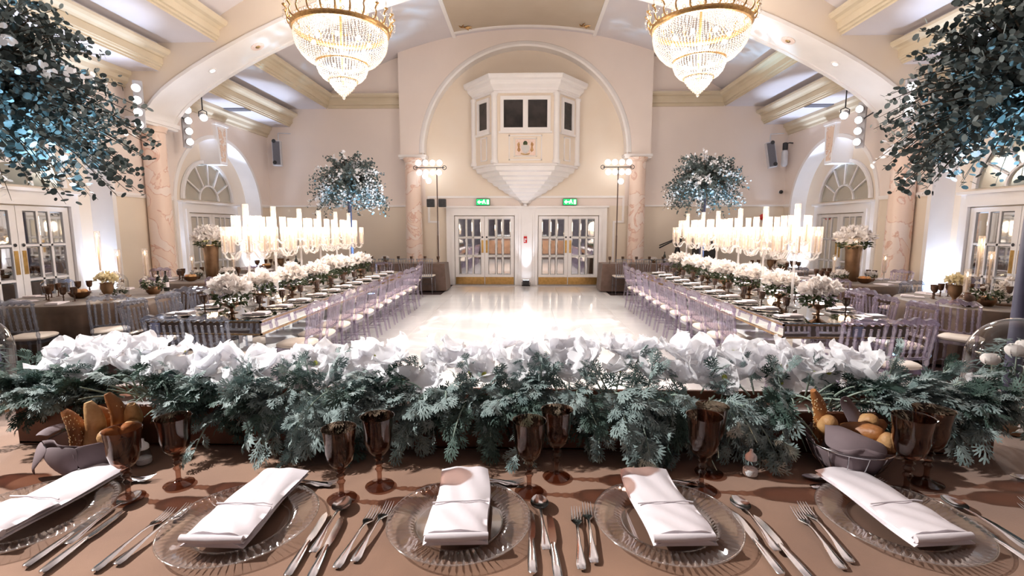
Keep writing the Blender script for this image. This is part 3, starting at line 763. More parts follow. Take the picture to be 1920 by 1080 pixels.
def make_chandelier(label, x, y):
    t = thing('chandelier', label, 'chandelier', (x, y, 0))
    zr = 4.80; Rr = .72
    # main ring with crown moulding and loops
    obj('crown_ring', MB().lathe([(Rr-.03,zr-.03),(Rr+.01,zr-.03),(Rr+.03,zr),(Rr+.02,zr+.04),(Rr-.01,zr+.05),(Rr-.03,zr+.03),(Rr-.03,zr-.03)], 64, cap=False), M['bronze'], t, 50)
    obj('middle_ring', MB().lathe([(.375,4.30),(.39,4.30),(.395,4.33),(.375,4.34),(.375,4.30)], 48, cap=False), M['bronze'], t, 50)
    obj('lower_ring', MB().lathe([(.215,4.05),(.225,4.05),(.228,4.07),(.215,4.075),(.215,4.05)], 36, cap=False), M['gold'], t, 50)
    lp = MB()
    for k in range(48):
        a = 2*PI*k/48; lp.ring((Rr*math.cos(a), Rr*math.sin(a), zr+.075), .024, .004, 8, 4, axis='x' if abs(math.cos(a)) > .7 else 'y')
    obj('ring_loops', lp, M['gold'], t, kind='stuff')
    arm = MB().tube([(0,0,0),(.05,0,.03),(.07,0,.09),(.05,0,.15),(.09,0,.20)], [.012,.014,.013,.012,.014], 6).lathe([(.012,.19),(.030,.205),(.032,.22),(.014,.225)], 8, (.09,0,0)).mesh('candle_arm', M['bronze'], 60)
    cup = MB().lathe([(.010,.225),(.011,.30),(.002,.33)], 6, (.09,0,0)).mesh('candle_bulb', M['bead'], 60)
    for k in range(24):
        a = 2*PI*k/24
        o = obj('candle_arm', arm, parent=t, loc=(Rr*math.cos(a), Rr*math.sin(a), zr+.03), rot=(0,0,a))
        obj('candle_bulb', cup, parent=o)
    # swags between the arms
    sw = MB(); pts = []
    for k in range(24):
        a0 = 2*PI*k/24
        for i in range(9):
            u = i/9; a = a0+u*2*PI/24; pts.append(((Rr+.11)*math.cos(a), (Rr+.11)*math.sin(a), zr+.20-.10*4*u*(1-u)))
    beads(sw, pts, .010); obj('bead_swags', sw, M['bead'], t, kind='stuff')
    # bowl of beads
    def curtain(prof, na, nb, r, sz=1.15):
        m = MB(); P_ = []
        segs = [math.hypot(prof[i+1][0]-prof[i][0], prof[i+1][1]-prof[i][1]) for i in range(len(prof)-1)]; L = sum(segs)
        for j in range(nb+1):
            d = L*j/nb; i = 0
            while i < len(segs)-1 and d > segs[i]: d -= segs[i]; i += 1
            u = d/segs[i]; rr = prof[i][0]*(1-u)+prof[i+1][0]*u; z = prof[i][1]*(1-u)+prof[i+1][1]*u
            for k in range(na):
                a = 2*PI*k/na; P_.append((rr*math.cos(a), rr*math.sin(a), z))
        beads(m, P_, r, sz); return m
    obj('upper_bead_bowl', curtain([(.70,4.78),(.71,4.68),(.68,4.55),(.61,4.44),(.52,4.35),(.43,4.31)], 84, 21, .0125), M['bead'], t, kind='stuff')
    obj('lower_bead_bowl', curtain([(.385,4.31),(.385,4.24),(.35,4.15),(.29,4.08),(.23,4.05)], 54, 12, .0115), M['bead'], t, kind='stuff')
    tier = MB()
    for k, (rr, z) in enumerate(((.195,4.03),(.165,3.985),(.135,3.945),(.10,3.91),(.07,3.88),(.04,3.855))):
        m = int(2*PI*rr/.026)
        beads(tier, [(rr*math.cos(2*PI*i/m), rr*math.sin(2*PI*i/m), z-.01*q) for i in range(m) for q in (0, 2.2)], .0125, 1.3)
    obj('tiered_drops', tier, M['bead'], t, kind='stuff')
    obj('pendant_drop', MB().sphere((0,0,3.80), .026, 10, 8, 1.25).lathe([(.004,3.83),(.004,3.86)], 6), M['bead'], t, 60)
    # upper fall of strands from the canopy
    obj('upper_strands', curtain([(.16,6.2),(.22,5.7),(.33,5.2),(.46,4.92),(.60,4.83)], 60, 48, .0105, 1.6), M['bead'], t, kind='stuff')
    obj('canopy_ring', MB().lathe([(.12,6.18),(.18,6.18),(.20,6.24),(.12,6.30)], 32), M['bronze'], t, 50)
    obj('chain', MB().lathe([(.012,6.3),(.012,vz(x)+.02)], 8), M['bronze'], t)
    obj('centre_rod', MB().lathe([(.02,4.0),(.02,6.3)], 8), M['gold'], t)
    b = MB()
    for k in range(8):
        a = 2*PI*k/8+.2; b.sphere((.42*math.cos(a), .42*math.sin(a), 4.62), .035, 8, 6); b.sphere((.2*math.cos(a+.3), .2*math.sin(a+.3), 4.24), .026, 8, 6)
    obj('inner_bulbs', b, M['chbulb'], t, 60)
    lamp('chandelier_light', 'POINT', (x, y, 4.60), CHANDELIER_W, WARM, size=.30)
    lamp('chandelier_light', 'POINT', (x, y, 4.20), CHANDELIER_W*.18, WARM, size=.12)
    lamp('chandelier_light', 'POINT', (x, y, 5.25), CHANDELIER_W*.2, WARM, size=.15)
make_chandelier('tiered crystal bead chandelier on the left, bronze crown ring', -2.92, 8.0)
make_chandelier('tiered crystal bead chandelier on the right, bronze crown ring', 2.70, 8.0)

# ---- downlights and roses in the beam soffit
def on_beam(px_x):
    c = sorted(curve)
    for (xa,za),(xb,zb) in zip(c[:-1], c[1:]):
        if xa <= px_x <= xb:
            u = (px_x-xa)/(xb-xa); return za+(zb-za)*u, math.atan2(zb-za, xb-xa)
for i, (x, y) in enumerate([(-6.25,9.93),(-4.55,9.93),(-2.75,9.93),(4.22,9.93),(5.95,9.93),(2.6,9.93)]):
    z, an = on_beam(x)
    where = ['low on the left of the arch beam','halfway up the left of the arch beam','high on the left of the arch beam','halfway up the right of the arch beam','low on the right of the arch beam','high on the right of the arch beam'][i]
    t = thing('downlight', 'small bright recessed downlight '+where, 'downlight', (x, y, z-.004)); t.rotation_euler = (0, -an, 0)
    obj('trim_ring', MB().lathe([(.045,-.012),(.075,-.012),(.08,0),(.045,0)], 20), M['white'], t, 40)
    obj('lens', MB().lathe([(.001,-.014),(.045,-.013),(.045,-.010)], 16), M['downl'], t)
    lamp('downlight_beam', 'SPOT', (x, y, z-.05), 45, WARM, (x, y, 0), .04, 70, .6)
for x, w in ((-5.33,'left'), (5.05,'right')):
    z, an = on_beam(x)
    t = thing('beam_rose', 'small pink and gilt rose plate on the %s of the arch beam' % w, 'ornament', (x, 9.98, z-.004)); t.rotation_euler = (0, -an, 0)
    obj('plate', MB().lathe([(.001,-.012),(.10,-.012),(.13,-.006),(.13,0)], 24), M['crestp'], t, 40)
    obj('boss', MB().lathe([(.001,-.03),(.035,-.025),(.05,-.012)], 14), M['bronze'], t, 40)

# ---- theatre lamp bars fixed beside the arch columns
def lamp_bar(label, x, y, z, n, face, anchor):
    """face: unit direction (x,y) the lamps look to"""
    t = thing('lamp_bar', label, 'stage light', (x, y, z), math.atan2(face[1], face[0]))
    L = .22*n
    obj('backing_bar', MB().bbox(-.06, .0, -.075, .075, -L/2-.03, L/2+.03, .01), M['greywhite'], t)
    can = MB().lathe([(.05,0),(.062,.02),(.072,.09),(.078,.12),(.070,.12),(.064,.03),(.001,.025)], 18, cap=False).xf(Matrix.Rotation(PI/2, 4, 'Y')).mesh('lamp_can', M['greywhite'], 40)
    lens = MB().lathe([(.001,.105),(.05,.10),(.068,.09)], 18, cap=False).xf(Matrix.Rotation(PI/2, 4, 'Y')).mesh('lens', M['bulb'], 60)
    for k in range(n):
        o = obj('lamp_can', can, parent=t, loc=(0, 0, -L/2+.11+.22*k), rot=(0, .25, 0))
        obj('lens', lens, parent=o)
    q = Matrix.Rotation(-math.atan2(face[1], face[0]), 3, 'Z') @ (Vector(anchor)-Vector((x,y,z)))
    obj('bracket', MB().tube([(-.05,0,.05),((-.05+q.x)/2,q.y*.3,q.z*.5+.03),tuple(q)], .014, 6), M['black'], t)
    return t
lamp_bar('vertical bar of four round stage lamps on the left arch column facing the camera', -7.36, 9.36, 4.03, 4, (.45,-.9), (-7.40,9.57,4.15))
lamp_bar('vertical bar of four stage lamps behind the left arch column', -7.34, 10.62, 3.93, 4, (.75,-.5), (-7.36,10.38,4.12))
lamp_bar('vertical bar of three round stage lamps on the right arch column facing the camera', 6.98, 9.36, 4.06, 3, (-.45,-.9), (7.05,9.57,4.15))
lamp_bar('vertical bar of four stage lamps behind the right arch column', 6.98, 10.62, 3.86, 4, (-.75,-.5), (7.05,10.38,4.05))
for (x, y, z, tg, e) in [(-7.2, 9.1, 4.03, (-1.0, 1.3, 1.0), 1.2), (6.8, 9.1, 4.06, (.8, 1.2, 1.0), .8), (-6.7, 10.45, 3.95, (0, 6.0, 0), 2.2), (6.4, 10.45, 3.9, (0, 6.0, 0), 2.2)]:
    lamp('lamp_bar_beam', 'SPOT', (x, y, z), BAR_W*e, WHITE, tg, .14, 62, .6)
def spot_can(label, x, y, z, target, e, name='ceiling_spotlight', zc=4.72, ang=60, bl=.5):
    t = thing(name, label, 'spotlight', (x, y, z))
    d = (Vector(target)-Vector((x,y,z))).normalized()
    q = d.to_track_quat('Z', 'Y').to_matrix().to_4x4()
    obj('housing', MB().lathe([(.045,-.14),(.06,-.12),(.07,.05),(.085,.10),(.075,.10),(.06,.02),(.001,.01)], 18, cap=False).xf(q), M['greywhite'], t, 40)
    obj('lens', MB().lathe([(.001,.09),(.05,.085),(.074,.075)], 18, cap=False).xf(q), M['bulb'], t, 60)
    obj('yoke', MB().tube([(.09,0,0),(.09,0,.10),(0,0,.14),(-.09,0,.10),(-.09,0,0)], .010, 6), M['black'], t)
    obj('stem', MB().tube([(0,0,.14),(0,0,zc-z)], .012, 6), M['black'], t)
    lamp('spotlight_beam', 'SPOT', tuple(Vector((x,y,z))+d*.16), e, WHITE, target, .07, ang, bl)
spot_can('white spotlight hanging beside the left lamp bar, under the low ceiling', -7.05, 10.75, 4.14, (-2, 5.5, .8), 260)
spot_can('white spotlight hanging beside the right lamp bar, under the low ceiling', 6.72, 10.75, 4.10, (2, 5.5, .8), 260)
# the one that rakes across the head table, above and left of the photographer
spot_can('white spotlight above the left end of the head table', -4.7, 1.55, 4.55, (-.55, 1.12, 1.03), KEY_W, zc=6.1, ang=37, bl=.9)

# ---- lamp panels on stands at the back
def blinder(label, x, y, z, lower):
    t = thing('lamp_stand', label, 'light stand', (x, y, 0))
    px_ = .20*(1 if x < 0 else .1)
    obj('pole', MB().lathe([(.022,.02),(.022,1.5),(.017,1.52),(.017,z-.1)], 10, (px_,0,0)), M['cloth3'], t, 40)
    obj('stand_foot', MB().tube([(px_-.35,-.1,.015),(px_,0,.14),(px_+.35,-.1,.015)], .015, 6).tube([(px_,.2,.015),(px_,0,.14)], .015, 6), M['black'], t)
    obj('cross_bar', MB().tube([(-.42,0,z+.05),(.42,0,z+.05)], .014, 6).ring((-.42,0,z+.05), .055, .010, 14, 5, 'y').ring((.42,0,z+.05), .055, .010, 14, 5, 'y').tube([(px_,0,z-.1),(px_,0,z+.05)], .014, 6), M['black'], t)
    can = MB().lathe([(.05,0),(.075,-.02),(.085,-.10),(.075,-.10),(.001,-.03)], 16, cap=False).xf(Matrix.Rotation(-PI/2, 4, 'X')).mesh('lamp_can', M['greywhite'], 40)
    lens = MB().sphere((0,-.09,0), .078, 12, 8).mesh('lens', M['bulb'], 60)
    spots = [(-.30,.17),(-.10,.17),(.10,.17),(.30,.17),(-.28,-.10),(-.09,-.10),(.10,-.10),(.28,-.10)]+lower
    for (u, w) in spots:
        o = obj('lamp_can', can, parent=t, loc=(u, -.02, z+w), rot=(0,0,0)); obj('lens', lens, parent=o)
    for q in ((-.30, -.09), (.04, .25)) if x < 0 else (): obj('black_box', MB().bbox(px_+q[0],px_+q[1],-.07,.07,2.33,2.56,.01), M['black'], t)
    lamp('lamp_panel_beam', 'SPOT', (x, y-.25, z), BLINDER_W, WHITE, (x*.1, 1.3, .9), .25, 120, .7)
blinder('dazzling panel of stage lamps on a stand left of the back doors', -2.76, 14.18, 3.40, [(-.02,-.33),(-.12,-.2)])
blinder('panel of nine stage lamps on a stand right of the back doors', 2.62, 14.18, 3.40, [(.08,-.36)])

# ---- floor uplighters
def uplight(label, x, y, rz, e, col, tgt, ang=50, big=1.0):
    t = thing('uplighter', label, 'uplighter', (x, y, 0), rz)
    obj('housing', MB().bbox(-.11*big,.11*big,-.09*big,.09*big,.03,.20*big,.01), M['black'], t)
    obj('lens', MB().box(-.09*big,.09*big,-.07*big,.07*big,.20*big,.203*big), emat('uplight_lens', col, 10), t)
    obj('bracket', MB().tube([(-.13*big,0,.0),(-.13*big,0,.12),],.008,5).tube([(.13*big,0,0),(.13*big,0,.12)],.008,5).box(-.14*big,.14*big,-.02,.02,0,.03), M['black'], t)
    lamp('uplighter_beam', 'SPOT', (x, y, .24*big), e, col, tgt, .06, ang, .6)
uplight('black box uplighter on the floor between the two back doors', .02, YB-.36, 0, 70, (.80,.86,1.0), (.03, YB-.08, 2.6), 46, .9)
k = 0
for s, xw, NN in ((-1, WL, NL), (1, WR, NR)):
    for (c, hw, zc) in NN:
        far = c+hw-.16
        uplight('small black uplighter at the %s arched niche by the %s' % (['far','near'][0] if c > 10 else 'near', 'left wall' if s < 0 else 'right wall'), xw+s*(.12), far, 0, NICHE_W, COOL, (xw+s*.28, c+hw-.01, 2.6), 60, .7)
        uplight('small black uplighter on the camera side of the %s arched niche, %s' % ('far' if c > 10 else 'near', 'left wall' if s < 0 else 'right wall'), xw+s*.12, c-hw+.2, 0, NICHE_W*.5, COOL, (xw+s*.28, c-hw+.02, 2.6), 60, .7)
# light spilling on the low soffit over the niches
for s, xw in ((-1, WL), (1, WR)):
    for yy in (7.6, 12.6):
        uplight('black uplighter before the middle of the %s niche, %s, lighting the low ceiling' % ('far' if yy > 10 else 'near', 'left wall' if s < 0 else 'right wall'), xw-s*.30, yy, 0, 1000, COOL, (xw-s*.42, yy+.15, 4.7), 34, .9)

# ---- exit signs with running figure and arrow
def exit_sign(label, x):
    t = thing('exit_sign', label, 'exit sign', (x, YB-.10, 2.40))
    obj('housing', MB().bbox(-.205,.205,-.03,.06,0,.19,.008), M['black'], t)
    obj('green_panel', MB().box(-.195,.195,-.035,-.03,.01,.18), M['exitg'], t)
    ar = [(-.17,.095),(-.105,.155),(-.105,.115),(-.045,.115),(-.045,.075),(-.105,.075),(-.105,.035)]
    obj('arrow', fixn(MB().extrude(ar, lambda u,w,d: (u,d,w), -.038, -.035).mesh('arrow', M['exitw'])), parent=t)
    fg = MB()
    for q in ([(-.01,.10),(.05,.10),(.055,.13),(.0,.135)], [(.0,.10),(.03,.11),(.0,.04),(-.025,.05)], [(.03,.11),(.055,.10),(.085,.05),(.06,.04)], [(-.035,.10),(-.02,.085),(.01,.125),(-.0,.135)]):
        fg.extrude(q, lambda u,w,d: (u,d,w), -.038, -.035)
    fg.lathe([(.001,0),(.014,0),(.014,.003)], 10, (0,0,0)).v
    m = MB(); m.extrude([(.03+.016*math.cos(2*PI*i/10), .155+.016*math.sin(2*PI*i/10)) for i in range(10)], lambda u,w,d: (u,d,w), -.038, -.035)
    f2 = MB(); f2.add(fg.v[:32], [f for f in fg.f if max(f) < 32]); f2.add(m.v, m.f)
    obj('running_figure', fixn(f2.mesh('running_figure', M['exitw'])), parent=t)
    obj('doorway', MB().box(.115,.175,-.038,-.035,.03,.16), M['exitw'], t)
exit_sign('lit green exit sign with arrow above the left back door', -1.27)
exit_sign('lit green exit sign with arrow above the right back door', 1.32)
t = thing('fire_notice', 'small red and white fire notice on the white pilaster', 'sign', (.0, YB-.155, 1.28))
obj('plate', MB().box(-.05,.05,-.006,0,0,.20), M['red'], t)
obj('white_panel', MB().box(-.035,.035,-.009,-.006,.10,.13).box(-.035,.0,-.009,-.006,.03,.08), M['plastic'], t)

# ---- speakers, wall fittings
def speaker(label, x, y, z, rz, tilt, second=False):
    t = thing('wall_speaker', label, 'speaker', (x, y, z), rz)
    q = Matrix.Rotation(tilt, 4, 'Y')
    obj('cabinet', MB().bbox(-.115,.115,-.10,.10,-.36,.36,.012).xf(q), M['greywhite'], t)
    obj('grille', MB().bbox(-.095,.095,-.115,-.10,-.33,.33,.006).xf(q), M['grille'], t)
    for zz in (.30, -.30): obj('cone', MB().lathe([(.001,-.118),(.05,-.118),(.055,-.112)], 16, cap=False).xf(Matrix.Rotation(-PI/2,4,'X')).xf(Matrix.Translation((0,-.235,zz*0))).xf(Matrix.Translation((0,.0,zz))).xf(q), M['black'], t)
    obj('bracket', MB().tube([(0,.10,.2),(0,.22,.24),(0,.22,.62)], .016, 6).tube([(0,.22,.62),(.35,.22,.62)], .014, 6), M['greywhite'], t)
speaker('pale grey wall speaker in the back left corner', -7.30, 14.40, 3.90, R(14), 0)
speaker('dark fronted speaker tilted on the wall in the back right corner', 7.02, 14.40, 3.80, R(-14), R(-10))
t = thing('wall_spot', 'slim black and white lamp beside the speaker in the back right corner', 'spotlight', (7.38, 14.35, 3.72), R(-20))
obj('housing', MB().lathe([(.05,-.25),(.085,-.2),(.085,.15),(.06,.2)], 14), M['greywhite'], t, 40)
obj('head', MB().lathe([(.05,.2),(.07,.22),(.07,.40),(.03,.42)], 14), M['black'], t, 40)
obj('arm', MB().tube([(0,0,.38),(.12,.12,.42),(.3,.3,.42)], .02, 6), M['black'], t)
tag(obj('ceiling_vent', MB().bbox(-.30,.30,-.14,.14,-.02,0,.004), M['grille'], loc=(-7.35, 12.55, 4.72)), 'dark rectangular vent grille in the low ceiling on the left', 'vent')
tag(obj('ceiling_vent', MB().bbox(-.30,.30,-.14,.14,-.02,0,.004), M['grille'], loc=(7.22, 12.55, 4.72)), 'dark rectangular vent grille in the low ceiling on the right', 'vent')
t = thing('security_camera', 'small black dome camera on the back wall by the right corner', 'camera', (7.52, YB, 2.78))
obj('mount', MB().lathe([(.05,0),(.05,.02)], 12).xf(Matrix.Rotation(PI/2,4,'X')), M['plastic'], t)
obj('dome', MB().sphere((0,-.06,0), .055, 12, 8), M['black'], t, 60)
t = thing('fire_bell', 'round red fire bell on the back wall behind the right candelabra', 'bell', (7.05, YB, 2.05))
obj('gong', MB().lathe([(.09,0),(.09,.03),(.05,.055),(.001,.06)], 18).xf(Matrix.Rotation(PI/2,4,'X')), M['red'], t, 40)
obj('boss', MB().lathe([(.02,.058),(.02,.07)], 8).xf(Matrix.Rotation(PI/2,4,'X')), M['black'], t)

# ---- film camera tripod leaning by the right back table
t = thing('camera_tripod', 'folded black camera tripod standing behind the right back table', 'tripod', (4.40, 14.15, 0))
for a in (.3, 2.3, 4.4): obj('leg', MB().tube([(0,0,1.32),(.30*math.cos(a), .30*math.sin(a), .02)], [.03,.018], 6), M['black'], t)
obj('head', MB().bbox(-.09,.09,-.08,.08,1.30,1.46,.02), M['black'], t)
obj('pan_handle', MB().tube([(0,0,1.42),(-.55,-.1,1.16)], [.018,.022], 6), M['black'], t)
obj('pan_handle', MB().tube([(0,0,1.44),(-.50,.1,1.22)], [.016,.02], 6), M['black'], t)
t = thing('equipment_case', 'black soft equipment case behind the right far tree pole', 'case', (5.15, 14.1, 0))
obj('body', MB().bbox(-.28,.28,-.2,.2,.0,1.35,.05), M['black'], t)
obj('strap', MB().tube([(-.15,-.21,.5),(-.15,-.23,.9),(.15,-.23,.9),(.15,-.21,.5)], .015, 5), M['grille'], t)

# ================================================================== FURNITURE AND TABLEWARE IN THE HALL
# ---- acrylic chair with turned spindles (front towards +Y)
def lathe_between(p0, p1, prof, n=8):
    p0, p1 = Vector(p0), Vector(p1); d = p1-p0; L = d.length
    q = d.to_track_quat('Z', 'Y').to_matrix().to_4x4()
    return MB().lathe([(r, z*L) for r, z in prof], n).xf(Matrix.Translation(p0) @ q)
def make_chair(mat, name='banquet_chair'):
    t = thing(name, 'x x x x', 'chair')
    spin = [(.010,0),(.017,.05),(.010,.10),(.016,.20),(.010,.27),(.018,.36),(.010,.43),(.019,.5),(.010,.57),(.018,.64),(.010,.71),(.015,.8),(.010,.9),(.015,.95),(.011,1)]
    legp = [(.012,0),(.016,.05),(.013,.12),(.020,.55),(.016,.72),(.024,.78),(.017,.84),(.024,.92),(.024,1)]
    lf = lathe_between((0,0,0), (0,0,.41), legp).mesh('leg', mat, 50)
    for s in (-1, 1):
        obj('leg', lf, parent=t, loc=(s*.165, .165, 0))
        bl = MB().tube([(s*.165,-.215,0),(s*.165,-.18,.22),(s*.162,-.165,.42)], [.014,.019,.021], 8)
        obj('leg', bl, mat, t, 50)
        bp = lathe_between((s*.172,-.170,.40), (s*.185,-.235,.86), [(.019,0),(.019,.08),(.013,.13),(.021,.22),(.013,.30),(.022,.38),(.014,.46),(.022,.55),(.014,.63),(.021,.72),(.014,.80),(.020,.88),(.016,1)])
        obj('back_post', bp, mat, t, 50)
    fr = MB()
    for s in (-1, 1): fr.box(s*.165-.015, s*.165+.015, -.165, .165, .39, .43)
    fr.box(-.165,.165,.15,.18,.39,.43); fr.box(-.165,.165,-.18,-.15,.39,.43)
    obj('seat_frame', fr, mat, t)
    pad = MB()
    for k, (ins, z) in enumerate(((.01,.43),(0,.44),(0,.46),(.02,.475),(.06,.482))): pass
    rings = [(.012,.43),(0,.442),(0,.458),(.02,.472),(.07,.480)]
    n = 24; v = []
    for ins, z in rings:
        for i in range(n):
            a = 2*PI*i/n; c, s_ = math.cos(a), math.sin(a); e = 3.6
            rr = (abs(c)**e+abs(s_)**e)**(-1/e)
            v.append(((.195-ins)*rr*c, (.195-ins)*rr*s_, z))
    f = [tuple(range(n-1,-1,-1)), tuple((len(rings)-1)*n+i for i in range(n))]
    for k in range(len(rings)-1):
        for i in range(n): f.append((k*n+i, k*n+(i+1)%n, k*n+n+(i+1)%n, k*n+n+i))
    obj('seat_pad', MB().add(v, f), M['seat'], t, 50)
    # lower rail, crest with scalloped underside, five spindles
    obj('lower_rail', MB().tube([(-.172,-.188,.545),(0,-.20,.54),(.172,-.188,.545)], .014, 6), mat, t, 50)
    sp = lathe_between((0,0,0), (0,-.032,.27), spin).mesh('spindle', mat, 50)
    for k in range(5):
        obj('spindle', sp, parent=t, loc=(-.128+.064*k, -.196, .548))
    m = 40; top = []; bot = []
    for i in range(m+1):
        u = -1+2*i/m; x = .205*u
        zt = .885+.035*(1-u*u)+.012*math.cos(u*PI*3)-(.012 if abs(u) > .95 else 0)
        ph = (x+.192)/.064; zb = .845-.0+.026*abs(math.sin(PI*ph))
        top.append((x, zt)); bot.append((x, zb))
    cr = MB()
    v = [(x, -.225-.05*(z-.8)-.022, z) for x, z in top]+[(x, -.225-.05*(z-.8)-.022, z) for x, z in bot]+[(x, -.225-.05*(z-.8)+.014, z) for x, z in top]+[(x, -.225-.05*(z-.8)+.014, z) for x, z in bot]
    N = m+1; f = []
    for i in range(m):
        f += [(i, i+1, N+i+1, N+i), (2*N+i+1, 2*N+i, 3*N+i, 3*N+i+1), (i+1, i, 2*N+i, 2*N+i+1), (N+i, N+i+1, 3*N+i+1, 3*N+i)]
    f += [(0, N, 3*N, 2*N), (m, 2*N+m, 3*N+m, N+m)]
    obj('crest_rail', fixn(cr.add(v, f).mesh('crest_rail', mat)), parent=t)
    obj('stretcher', MB().tube([(-.165,.165,.15),(-.165,-.19,.17)], .009, 6).tube([(.165,.165,.15),(.165,-.19,.17)], .009, 6).tube([(-.165,0,.16),(.165,0,.16)], .009, 6), mat, t, 50)
    return t
def make_chiavari(mat):
    t = thing('slat_back_chair', 'x x x x', 'chair')
    for s in (-1, 1):
        obj('leg', MB().tube([(s*.19,.17,0),(s*.175,.17,.44)], [.013,.017], 7), mat, t, 50)
        obj('leg', MB().tube([(s*.185,-.23,0),(s*.165,-.18,.44)], [.013,.017], 7), mat, t, 50)
        obj('back_post', MB().tube([(s*.165,-.18,.44),(s*.175,-.20,.65),(s*.205,-.25,.92)], [.017,.015,.012], 7), mat, t, 50)
    for k in range(5):
        u = -.66+.33*k
        obj('back_slat', MB().tube([(u*.155,-.185,.47),(u*.168,-.205,.68),(u*.20,-.25,.90)], [.010,.011,.009], 6), mat, t, 50)
    obj('top_rail', MB().tube([(-.215,-.25,.915),(0,-.262,.925),(.215,-.25,.915)], .014, 7), mat, t, 50)
    obj('lower_rail', MB().tube([(-.165,-.185,.50),(.165,-.185,.50)], .011, 6), mat, t, 50)
    obj('seat_frame', MB().bbox(-.19,.19,-.19,.19,.42,.445,.006), mat, t)
    obj('seat_pad', MB().bbox(-.195,.195,-.19,.195,.445,.485,.015), M['seat'], t)
    obj('stretcher', MB().tube([(-.18,.17,.22),(.18,.17,.22)], .008, 5).tube([(-.182,.17,.2),(-.178,-.2,.2)], .008, 5).tube([(.182,.17,.2),(.178,-.2,.2)], .008, 5), mat, t, 50)
    return t
chairA = make_chair(M['acrylic']); chairB = make_chair(M['acrylicb']); chairC = make_chiavari(M['acrylicb'])
used = set()
def place(proto, loc, rz, label, group):
    if proto.name not in used:
        used.add(proto.name); proto.location = loc; proto.rotation_euler = (0,0,rz); proto['label'] = label; proto['group'] = group
        return proto
    return copy_tree(proto, loc, rz, label, group)

# ---- shared tableware
def make_goblet(mat):
    t = thing('wine_goblet', 'x x x x', 'goblet')
    obj('bowl', MB().lathe([(.004,.088),(.018,.090),(.030,.105),(.036,.130),(.037,.155),(.042,.190),(.0435,.1905),(.0415,.189),(.0355,.155),(.0345,.131),(.028,.107),(.006,.095)], 24, cap=False,
        wave=lambda a, r, z: 1+.03*math.cos(8*a)*(1 if .095 < z < .17 else 0)), mat, t, 40)
    obj('stem', MB().lathe([(.008,.010),(.006,.022),(.0065,.040),(.011,.048),(.006,.055),(.012,.064),(.007,.071),(.013,.079),(.007,.085),(.012,.090)], 14), mat, t, 50)
    obj('foot', MB().lathe([(.001,.0005),(.036,.0005),(.037,.003),(.030,.006),(.012,.011),(.007,.016)], 28), mat, t, 40)
    return t
gob = make_goblet(M['smoke'])
gob_small = None
def simple_goblet():
    t = thing('brown_goblet', 'x x x x', 'goblet')
    obj('bowl', MB().lathe([(.004,.085),(.026,.095),(.036,.125),(.040,.185),(.041,.186),(.035,.125),(.005,.095)], 12, cap=False), M['smokedk'], t, 50)
    obj('stem', MB().lathe([(.034,0),(.034,.003),(.008,.010),(.006,.04),(.011,.06),(.006,.075),(.008,.088)], 10), M['smokedk'], t, 50)
    return t
gobS = simple_goblet()
def simple_napkin():
    m = MB()
    def fn(u, v): return ((u-.5)*.14, (v-.5)*.26, .012+.006*math.sin(v*5+u*2)+.010*(v > .4)*(1-abs(u-.5)))
    m.grid(fn, 6, 10); m.grid(lambda u, v: ((u-.5)*.145, (v-.5)*.265, .001), 2, 2)
    n = MB().bbox(-.07,.07,-.13,.13,.001,.016,.004).bbox(-.066,.068,-.125,.02,.016,.028,.004)
    return n.mesh('folded_napkin', M['linen'])
napS = simple_napkin()
plateS = MB().lathe([(.001,.003),(.10,.003),(.115,.008),(.16,.014),(.163,.012),(.11,.002),(.001,.001)], 28, cap=False).mesh('glass_charger', M['crystal'], 60)

def petal_mesh(name, L, W, cup, mat, nu=4, nv=5, ruff=.06):
    def fn(u, v):
        w = W*math.sin(PI*min(1, (.12+.88*v)**.8*.92+.06))**.7
        x = (u-.5)*w; y = L*v
        return (x, y, cup*L*v*v+.35*x*x/W-.0+ruff*L*math.sin(u*7+v*5)*v)
    return MB().grid(fn, nu, nv).mesh(name, mat, 180)
def flower_cloud(rng, n, rx, rz, pl, pw, mat, name, full=False):
    """mass of petals over a dome, as one bloom"""
    mb = MB()
    base = petal_mesh('p', pl, pw, .4, None, 3, 3)
    V = [Vector(v.co) for v in base.vertices]; F = [tuple(p.vertices) for p in base.polygons]; bpy.data.meshes.remove(base)
    for i in range(n):
        a = rng.uniform(0, 2*PI); el = math.asin(rng.uniform(-.25 if not full else -1, 1))
        d = Vector((math.cos(el)*math.cos(a), math.cos(el)*math.sin(a), math.sin(el)))
        p = Vector((d.x*rx, d.y*rx, d.z*rz))*rng.uniform(.72, 1)
        dd = (d+Vector((rng.gauss(0,.5), rng.gauss(0,.5), rng.gauss(0,.5)))).normalized()
        q = dd.to_track_quat('Y', 'Z').to_matrix() @ Matrix.Rotation(rng.uniform(0,2*PI), 3, 'Y')
        mb.add([tuple(p+q@v*rng.uniform(.8,1.15)) for v in V], F)
    return mb
